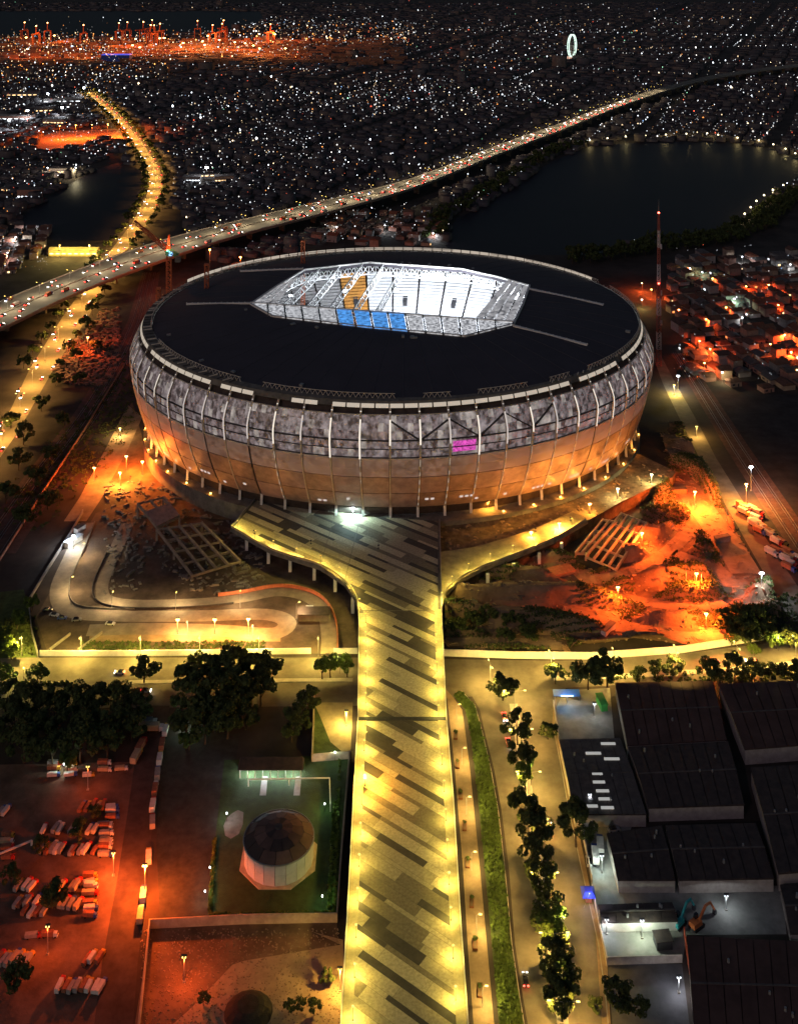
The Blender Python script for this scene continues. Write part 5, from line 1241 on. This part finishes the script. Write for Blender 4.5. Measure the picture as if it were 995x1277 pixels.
# lamps inside the orange quarter
def qlamp(x, y, power, col, lab, grp, head=H_ORG, h=7.5):
    t = thing('alley_lamp', lab, 'street lamp', G(x, y), 0, grp); MB().tube((0,0,0),(0,0,h),.12,.08).build('pole', steel, t); MB().box((0,0,h), (.9,.9,.4)).build('lamp_head', head, t); lamp('lamp_light', (0,0,h-.1), power*3.2, col, t, .3, 172)
for x, y, p in [(800,364,2200),(812,372,1500),(888,358,1500),(900,362,1200),(930,368,1500),(958,366,1300),(880,410,1200),(872,438,2200),(885,448,2500),(878,466,1500),(978,430,3000),(986,452,3600),(993,475,2800),(970,392,1000),(905,395,900),(846,398,900),(960,442,900)]:
    qlamp(x, y, p, RED, 'orange alley lamp among the houses right of the lattice mast', 'alley lamps in the orange quarter')
for x, y, p, c in [(875,350,700,(.6,1,.6)),(925,330,900,WHT),(915,384,500,(.6,1,.7)),(985,340,500,WHT),(900,478,400,(1,.8,.4)),(860,345,300,CREAM),(925,408,300,WHT),(800,385,600,(1,.7,.2))]:
    qlamp(x, y, p, c, 'pale alley lamp among the houses right of the lattice mast', 'pale alley lamps right of the mast', H_WHT)
for x, y, p, c in [(20,305,1800,WHT),(40,290,1500,WHT),(10,325,1500,(1,.5,.4)),(30,318,900,(1,.5,.3)),(148,322,600,WHT),(95,255,500,WHT),(75,268,400,WHT),(540,300,600,WHT),(480,290,500,WHT),(420,292,500,WHT)]:
    (y in (255, 268)) or qlamp(x, y, p, c, 'white alley lamp among distant houses beyond the highway', 'white alley lamps by the highway', H_WHT)
# orange lit heap behind the stadium rim, long yellow hall
oh = thing('earth_heap', 'orange lit earth heap behind the far left rim of the stadium', 'earth heap', G(302,350)); mb = MB()
for r in range(4):
    for k in range(18):
        f = lambda q, t: ((24-2*math.sin(3*t))*(1-q/4)**.7*math.cos(t) if q < 4 else 0, 16*(1-q/4)**.7*math.sin(t) if q < 4 else 0, 17*math.sin(q/4*PI/2))
        mb.poly([f(r, 2*PI*k/18), f(r, 2*PI*(k+1)/18), f(r+1, 2*PI*(k+1)/18), f(r+1, 2*PI*k/18)])
mb.build('soil_heap', soil, oh)
mast(300,362,30,9000,ORG,H_ORG,'tall orange floodlight mast in front of the lit earth heap', up=179); mast(262,368,30,2500,ORG,H_ORG,'tall orange floodlight mast left of the lit earth heap', up=179)
hut(93, 318, (48, 9, 6), 0, mat('hall_yellow', (.5, .4, .15), .8, .2, .3), mat('hall_roof', (.42, .36, .16), .8, .2, .3), 'long yellow lit hall beside the far avenue', cat='hall', name='hall', gable=2, win=(8, win_ms[0], 2))
mast(75,323,14,2600,(1,.75,.2),H_SOD,'yellow lamp mast in front of the left half of the long hall'); mast(112,323,14,2600,(1,.75,.2),H_SOD,'yellow lamp mast in front of the right half of the long hall')
hut(78, 217, (30, 16, 9), 0, plaster, roof_grey, 'pale lit block on the bank above the pond', cat='building', name='block', win=(6, win_ms[0], 4)); mast(60,222,14,2200,(1,.8,.6),H_WHT,'white lamp mast by the pale block above the pond'); mast(95,222,14,2200,(1,.85,.5),H_WHT,'cream lamp mast by the pale block above the pond')
for i, x in enumerate((75, 95, 115, 135, 152)): mast(x, 174-i*.8, 16, 6500, ORG, H_ORG, 'orange lamp mast over the dirt field beside the far avenue', group='orange masts over the dirt field')
# lake promenade lamps
for px, lab in (([(735,181),(770,177),(800,175),(850,173),(890,172)], 'lamp on the far promenade of the lake'), ([(895,174),(920,178),(950,182),(975,190),(1000,202)], 'lamp on the curved right promenade of the lake'), ([(928,275),(945,256),(960,246),(985,234)], 'lamp on the near right shore path of the lake')):
    for p, a in along([G(*q) for q in px], 34): 
        t = thing('promenade_lamp', lab, 'street lamp', p, a, lab.replace('lamp on', 'lamps on')); MB().tube((0,0,0),(0,0,7),.15,.1).build('pole', steel, t); MB().box((0,0,7), (1.7,1.7,1.3), taper=.6).build('lamp_head', emit('lamp_promenade', (1,.85,.5), 1.1), t); lamp('lamp_light', (0,0,9.2), 420, (1,.75,.3), t, .3)

# blocks of far houses and their lights, one mesh each
SEA = [G(*p) for p in [(-200,47),(120,46),(230,43),(300,36),(330,26),(330,14),(-200,14)]]
struct(MB().poly([p+Vector((0,0,.06)) for p in SEA]).build('sea', water))
KEEP_OUT = [SEA, lake_w, pond_w, [G(*p) for p in [(820,300),(1010,240),(1010,500),(1060,800),(820,800)]], [G(*p) for p in [(150,345),(395,310),(395,275),(540,240),(556,262),(548,305),(860,310),(860,500),(100,700),(-60,700),(-60,345)]], [G(*p) for p in [(-60,352),(-60,286),(66,280),(140,300),(140,352)]], [G(*p) for p in [(40,192),(165,172),(160,160),(60,162)]], [G(*p) for p in [(185,250),(205,232),(240,290),(230,310),(175,305)]]]
def near_path(X, Y, P, d):
    r = np.zeros(X.shape, bool)
    for a, b in zip(P, P[1:]):
        ab = np.array([b.x-a.x, b.y-a.y]); L2 = (ab**2).sum()+1e-9; t = np.clip(((X-a.x)*ab[0]+(Y-a.y)*ab[1])/L2, 0, 1); r |= np.hypot(X-a.x-t*ab[0], Y-a.y-t*ab[1]) < d
    return r
def free(X, Y):
    ok = np.ones(X.shape, bool)
    for p in KEEP_OUT: ok &= ~inpoly(X, Y, p)
    ok &= ~near_path(X, Y, ave_mid, 24); ok &= ~near_path(X, Y, HM, 24); return ok
def grid(y0, y1, sx, sy, an):
    W = y1*.40; i, j = np.meshgrid(np.arange(-int(1.6*W/sx), int(1.6*W/sx)), np.arange(-int((y1-y0)*1.2/sy), int((y1-y0)*1.2/sy))); X = i*sx*math.cos(an)-j*sy*math.sin(an); Y = (y0+y1)/2+i*sx*math.sin(an)+j*sy*math.cos(an)
    i = i.ravel(); j = j.ravel(); X = X.ravel(); Y = Y.ravel(); k = (Y > y0) & (Y < y1) & (np.abs(X) < Y*.40) & (j % 6 != 0) & (i % 11 != 0)
    return X[k]+NR.normal(0, 1.5, k.sum()), Y[k]+NR.normal(0, 1.5, k.sum())
def mass(name, X, Y, sx, sy, an, label):
    n = len(X); hx = sx*NR.uniform(.32, .48, n); hy = sy*NR.uniform(.32, .48, n); h = NR.choice([3.5, 4.5, 7, 10], n, p=[.4, .35, .2, .05]); tall = NR.random(n) < .012; h[tall] *= 3; g_ = NR.uniform(1, 2.5, n); ca_, sa_ = math.cos(an), math.sin(an)
    V = np.zeros((n, 10, 3)); sx_ = np.array([-1,1,1,-1]); sy_ = np.array([-1,-1,1,1])
    for q in range(4):
        a, b = sx_[q]*hx, sy_[q]*hy; x = X+a*ca_-b*sa_; y = Y+a*sa_+b*ca_; V[:,q] = np.stack([x, y, 0*h], 1); V[:,4+q] = np.stack([x, y, h], 1)
    for q, s in ((8,-1),(9,1)): a = s*hx; V[:,q] = np.stack([X+a*ca_, Y+a*sa_, h+g_], 1)
    quads = np.array([[0,1,5,4],[1,2,6,5],[2,3,7,6],[3,0,4,7],[4,5,9,8],[6,7,8,9]]); tris = np.array([[5,6,9],[7,4,8]]); off = (np.arange(n)*10)[:,None,None]
    me = bpy.data.meshes.new(name); Q = (quads[None]+off).reshape(-1,4); T = (tris[None]+off).reshape(-1,3)
    me.vertices.add(n*10); me.vertices.foreach_set('co', V.ravel()); me.loops.add(Q.size+T.size); me.loops.foreach_set('vertex_index', np.concatenate([Q.ravel(), T.ravel()]).astype(np.int32))
    me.polygons.add(len(Q)+len(T)); me.polygons.foreach_set('loop_start', np.concatenate([np.arange(len(Q))*4, len(Q)*4+np.arange(len(T))*3]).astype(np.int32))
    wm, r1, r2 = mat('far_wall', (.10, .095, .10), .9, .3, .1), mat('far_roof', (.05, .04, .045), .9, .3, .1), mat('far_roof_grey', (.07, .065, .07), .9, .3, .1)
    for m in (wm, r1, r2, mat('far_wall_tan', (.13, .11, .10), .9, .3, .1)): me.materials.append(m)
    rc = NR.integers(1, 3, n); wc = NR.choice([0, 3], n); mi = np.concatenate([np.stack([wc,wc,wc,wc,rc,rc], 1).ravel(), np.stack([rc,rc], 1).ravel()]); me.polygons.foreach_set('material_index', mi.astype(np.int32))
    me.update(calc_edges=True); me.validate(); o = bpy.data.objects.new(name, me); C.objects.link(o); stuff(tag(o, label, 'houses')); return X, Y, h
LX, LY, LZ = [], [], []
for y0, y1, sx, sy, an, lab in ((820,1500,15,13,-.42,'dense dark blocks of small houses beyond the highway'), (1500,2400,19,16,-.42,'distant dark house blocks of the city'), (2400,5200,34,28,-.38,'farthest dark house blocks toward the horizon')):
    X, Y = grid(y0, y1, sx, sy, an); k = free(X, Y); X, Y = X[k], Y[k]; k = NR.random(len(X)) < .9; X, Y = X[k], Y[k]
    a = mass('city_houses', X, Y, sx, sy, an, lab); LX.append(a[0]); LY.append(a[1]); LZ.append(a[2])
LX, LY, LZ = map(np.concatenate, (LX, LY, LZ))
lm = bpy.data.materials.new('city_light'); lm.use_nodes = True; n_ = lm.node_tree.nodes; b_ = n_['Principled BSDF']; at_ = n_.new('ShaderNodeAttribute'); at_.attribute_name = 'lamp_colour'
b_.inputs['Base Color'].default_value = (.1,.1,.1,1); lm.node_tree.links.new(at_.outputs['Color'], b_.inputs['Emission Color']); b_.inputs['Emission Strength'].default_value = 1; lm.cycles.emission_sampling = 'NONE'
def lights(name, P, S, COL, label):
    n = len(P); o6 = np.array([[1,0,0],[-1,0,0],[0,1,0],[0,-1,0],[0,0,1.3],[0,0,-1.3]]); f8 = np.array([[0,2,4],[2,1,4],[1,3,4],[3,0,4],[2,0,5],[1,2,5],[3,1,5],[0,3,5]])
    V = P[:,None,:]+o6[None]*S[:,None,None]; Fc = (f8[None]+(np.arange(n)*6)[:,None,None]).reshape(-1,3); me = bpy.data.meshes.new(name); me.vertices.add(n*6); me.vertices.foreach_set('co', V.ravel()); me.loops.add(Fc.size); me.loops.foreach_set('vertex_index', Fc.ravel().astype(np.int32)); me.polygons.add(len(Fc)); me.polygons.foreach_set('loop_start', (np.arange(len(Fc))*3).astype(np.int32)); me.materials.append(lm)
    at = me.attributes.new('lamp_colour', 'FLOAT_COLOR', 'POINT'); at.data.foreach_set('color', np.repeat(np.concatenate([COL, np.ones((n,1))], 1), 6, 0).ravel().astype(np.float32)); me.update(calc_edges=True); me.validate()
    o = bpy.data.objects.new(name, me); C.objects.link(o); return stuff(tag(o, label, 'lights'))
PAL = np.array([[.85,.92,1],[1,.95,.9],[1,.72,.42],[1,.35,.08],[1,.12,.06],[.3,.55,1],[.4,1,.6]])
def light_set(X, Y, Z, pal_p, amp=1.0):
    n = len(X); sc_px = F/Y; d = NR.lognormal(0, .35, n); S = np.clip(.43*d/sc_px, .3, 2.0); c = PAL[NR.choice(7, n, p=pal_p)]; I = np.clip(NR.lognormal(-2.2, .95, n), .02, .8)*amp*np.where(Y > 2500, .75, 1)
    return np.stack([X, Y, Z], 1), S, c*I[:,None]
dens = vnoise(LX, LY, 260, 21)*.75+vnoise(LX, LY, 70, 22)*.5
k = NR.random(len(LX)) < np.clip((dens-.28)*.62, .03, .5)*np.where(LY < 2400, 3.8, 2.4)*np.where(LY > 4250, .2, 1)
lx, ly, lz = LX[k]+NR.normal(0, 3, k.sum()), LY[k]+NR.normal(0, 3, k.sum()), LZ[k]+NR.uniform(1, 3.5, k.sum())
pp = np.array([.40,.24,.20,.09,.04,.015,.015])
lights('city_lights', *light_set(lx, ly, lz, pp/pp.sum()), 'scattered white street and window lights of the dark city')
# brighter street lines through the city
st_px = [[(325,93),(370,118),(430,146)],[(520,100),(535,125),(548,155)],[(585,115),(605,138),(620,155)],[(380,205),(375,180),(350,170)],[(250,150),(300,170),(330,190)],[(470,95),(468,130),(475,150)],[(825,160),(832,140),(865,112)],[(905,112),(930,122),(950,135)],[(270,130),(340,165),(380,195)],[(640,100),(660,120),(690,140)],[(380,60),(480,52),(520,42)],[(560,40),(760,44),(980,48)],[(540,72),(640,78),(700,72)],[(720,66),(820,64),(990,60)],[(100,120),(125,100),(155,92)],[(150,92),(200,80),(260,78)]]
PX, PY = [], []
for l in st_px:
    for p, a in along(smooth_path([G(*q) for q in l], 5), 20): PX.append(p.x+R.gauss(0, 4)); PY.append(p.y+R.gauss(0, 4))
for q_ in range(70):
    y_ = R.uniform(60, 235); x_ = R.uniform(-20, 990); p = G(x_, y_); a_ = -.42+R.choice((0, 0, PI/2))+R.gauss(0, .05); L_ = R.uniform(120, 420)
    for d_ in np.arange(0, L_, R.uniform(15, 30)):
        X_, Y_ = p.x+math.cos(a_)*d_+R.gauss(0, 2), p.y+math.sin(a_)*d_+R.gauss(0, 2)
        if free(np.array([X_]), np.array([Y_]))[0]: PX.append(X_); PY.append(Y_)
PX, PY = np.array(PX), np.array(PY); pp = np.array([.55,.3,.1,.03,.01,.005,.005]); lights('street_lights', *light_set(PX, PY, np.full(len(PX), 9.0), pp/pp.sum(), 1.8), 'strings of street lights through the far city')
# harbour: masts, container stacks, cranes under orange light
hb_px = lambda n, x0, x1, y0, y1: [G(R.uniform(x0, x1), R.uniform(y0, y1)) for _ in range(n)]
q = hb_px(1000, 0, 385, 50, 80)+hb_px(160, 385, 510, 50, 62)+hb_px(200, -10, 210, 78, 110)+hb_px(100, 290, 520, 38, 50); hx = np.array([p.x for p in q]); hy = np.array([p.y for p in q])
pp = np.array([.10,.14,.32,.36,.07,.01,0]); lights('harbour_lights', *light_set(hx, hy, NR.uniform(8, 34, len(q)), pp/pp.sum(), 1.7), 'crowded orange lights of the far harbour')
q = hb_px(260, -10, 160, 100, 200)+hb_px(60, 0, 140, 240, 275); X = np.array([p.x for p in q]); Y = np.array([p.y for p in q]); kk = ~inpoly(X, Y, pond_w); X, Y = X[kk], Y[kk]
pp = np.array([.55,.2,.1,.08,.04,.02,.01]); lights('suburb_lights', *light_set(X, Y, NR.uniform(6, 14, len(X)), pp/pp.sum(), 1.4), 'white lights of the suburb left of the far avenue')
q = hb_px(60, 5, 500, 24, 44)+hb_px(90, 300, 990, 20, 40); X = np.array([p.x for p in q]); Y = np.array([p.y for p in q]); pp = np.array([.5,.25,.2,.05,0,0,0]); lights('horizon_lights', *light_set(X, Y, np.full(len(X), 10.), pp/pp.sum(), .8), 'sparse lights toward the horizon')
q = hb_px(120, 398, 552, 262, 305)+hb_px(110, 840, 1000, 310, 485)+hb_px(70, -5, 62, 288, 345)+hb_px(14, 545, 700, 205, 300)
X = np.array([p.x for p in q]); Y = np.array([p.y for p in q]); kk = ~inpoly(X, Y, lake_w); X, Y = X[kk], Y[kk]; P_, S_, C_ = light_set(X, Y, NR.uniform(5.5, 9, len(X)), np.array([.5,.2,.12,.1,.04,.02,.02]), 1.0); lights('lane_lights', P_, S_*.8, C_, 'small lights between the houses round the highway and the mast')
sheet('harbour_yard', [(-60,82),(180,80),(385,76),(385,54),(0,54),(-60,56)], .05, mat('harbour_concrete', (.25, .20, .15), .9, .3, .02))
mb = MB()
for p in hb_px(900, 0, 500, 52, 82): mb.box((p.x, p.y, 0), (R.uniform(14, 40), R.uniform(8, 14), R.uniform(5, 15)), .1)
stuff(tag(mb.build('container_stacks', mat('containers', (.30, .14, .08), .8, .5, .02)), 'stacked containers of the far harbour', 'containers'))
for i in range(22):
    x = R.uniform(0, 380); p = G(x, R.uniform(56, 78)); t = thing('harbour_mast', 'tall orange floodlight mast in the far harbour', 'light mast', p, 0, 'harbour floodlight masts'); MB().tube((0,0,0),(0,0,32),.5,.3).build('pole', steel, t); MB().box((0,0,32), (4,4,1.6)).build('lamp_head', emit('harbour_head', (1,.5,.15), 4), t); lamp('lamp_light', (0,0,36), 34000*R.choice((.3,.6,1,1.6)), R.choice(((1,.26,.05),(1,.20,.04),(1,.42,.12))), t, 1)
for i in range(16):
    x = R.uniform(20, 370); p = G(x, R.uniform(50, 60)); t = thing('harbour_crane', 'gantry crane silhouette in the far harbour', 'crane', p, R.uniform(-.3, .3), 'harbour gantry cranes')
    for a in (-9, 9):
        for b in (-7, 7): MB().bar((a,b,0), (a,b,38), 1.8).build('leg', cr_m, t)
    MB().bar((0,-48,40), (0,26,40), 3, 3).build('boom', cr_m, t); MB().bar((-9,0,38), (9,0,38), 2.4).build('portal_beam', cr_m, t); MB().bar((0,-4,40), (0,0,60), 2).build('apex', cr_m, t)
    MB().box((0,0,60), (2.4,2.4,2.4)).build('beacon', emit('harbour_beacon', (1,.4,.12), 2.5), t)
hut(146, 79, (70, 30, 22), 0, mat('blue_hall_wall', (.05, .1, .4), .7, .2, .1), emit('blue_roof', (.05, .12, 1), .10), 'glowing blue roofed hall in front of the harbour', cat='hall', name='hall')
# industrial sheds of the far suburb
for i, (x, y, wx, wy) in enumerate(((30,120,60,30),(80,128,70,30),(50,140,50,26),(20,150,60,24),(70,155,36,22),(100,135,40,30),(20,240,30,18),(38,248,26,16),(255,222,40,16),(240,228,22,14),(280,228,24,14))):
    hut(x, y, (wx, wy, R.uniform(7, 14)), R.uniform(-.1,.2), wall_ms[i % 4], roof_ms[2], 'grey roofed suburban block with lit windows beyond the pond', cat='building', name='block', group='suburban blocks', win=(6, win_ms[i % 2], 4))
for i, (x, y, p) in enumerate(((35,152,9000),(78,148,7000),(12,165,6000),(258,228,2200),(60,130,5000),(105,122,5000))): mast(x, y, 20, p, WHT, emit('big_white', WHT, 5), 'tall white floodlight mast in the suburb beyond the far avenue', group='white masts of the suburb', r=2.2)
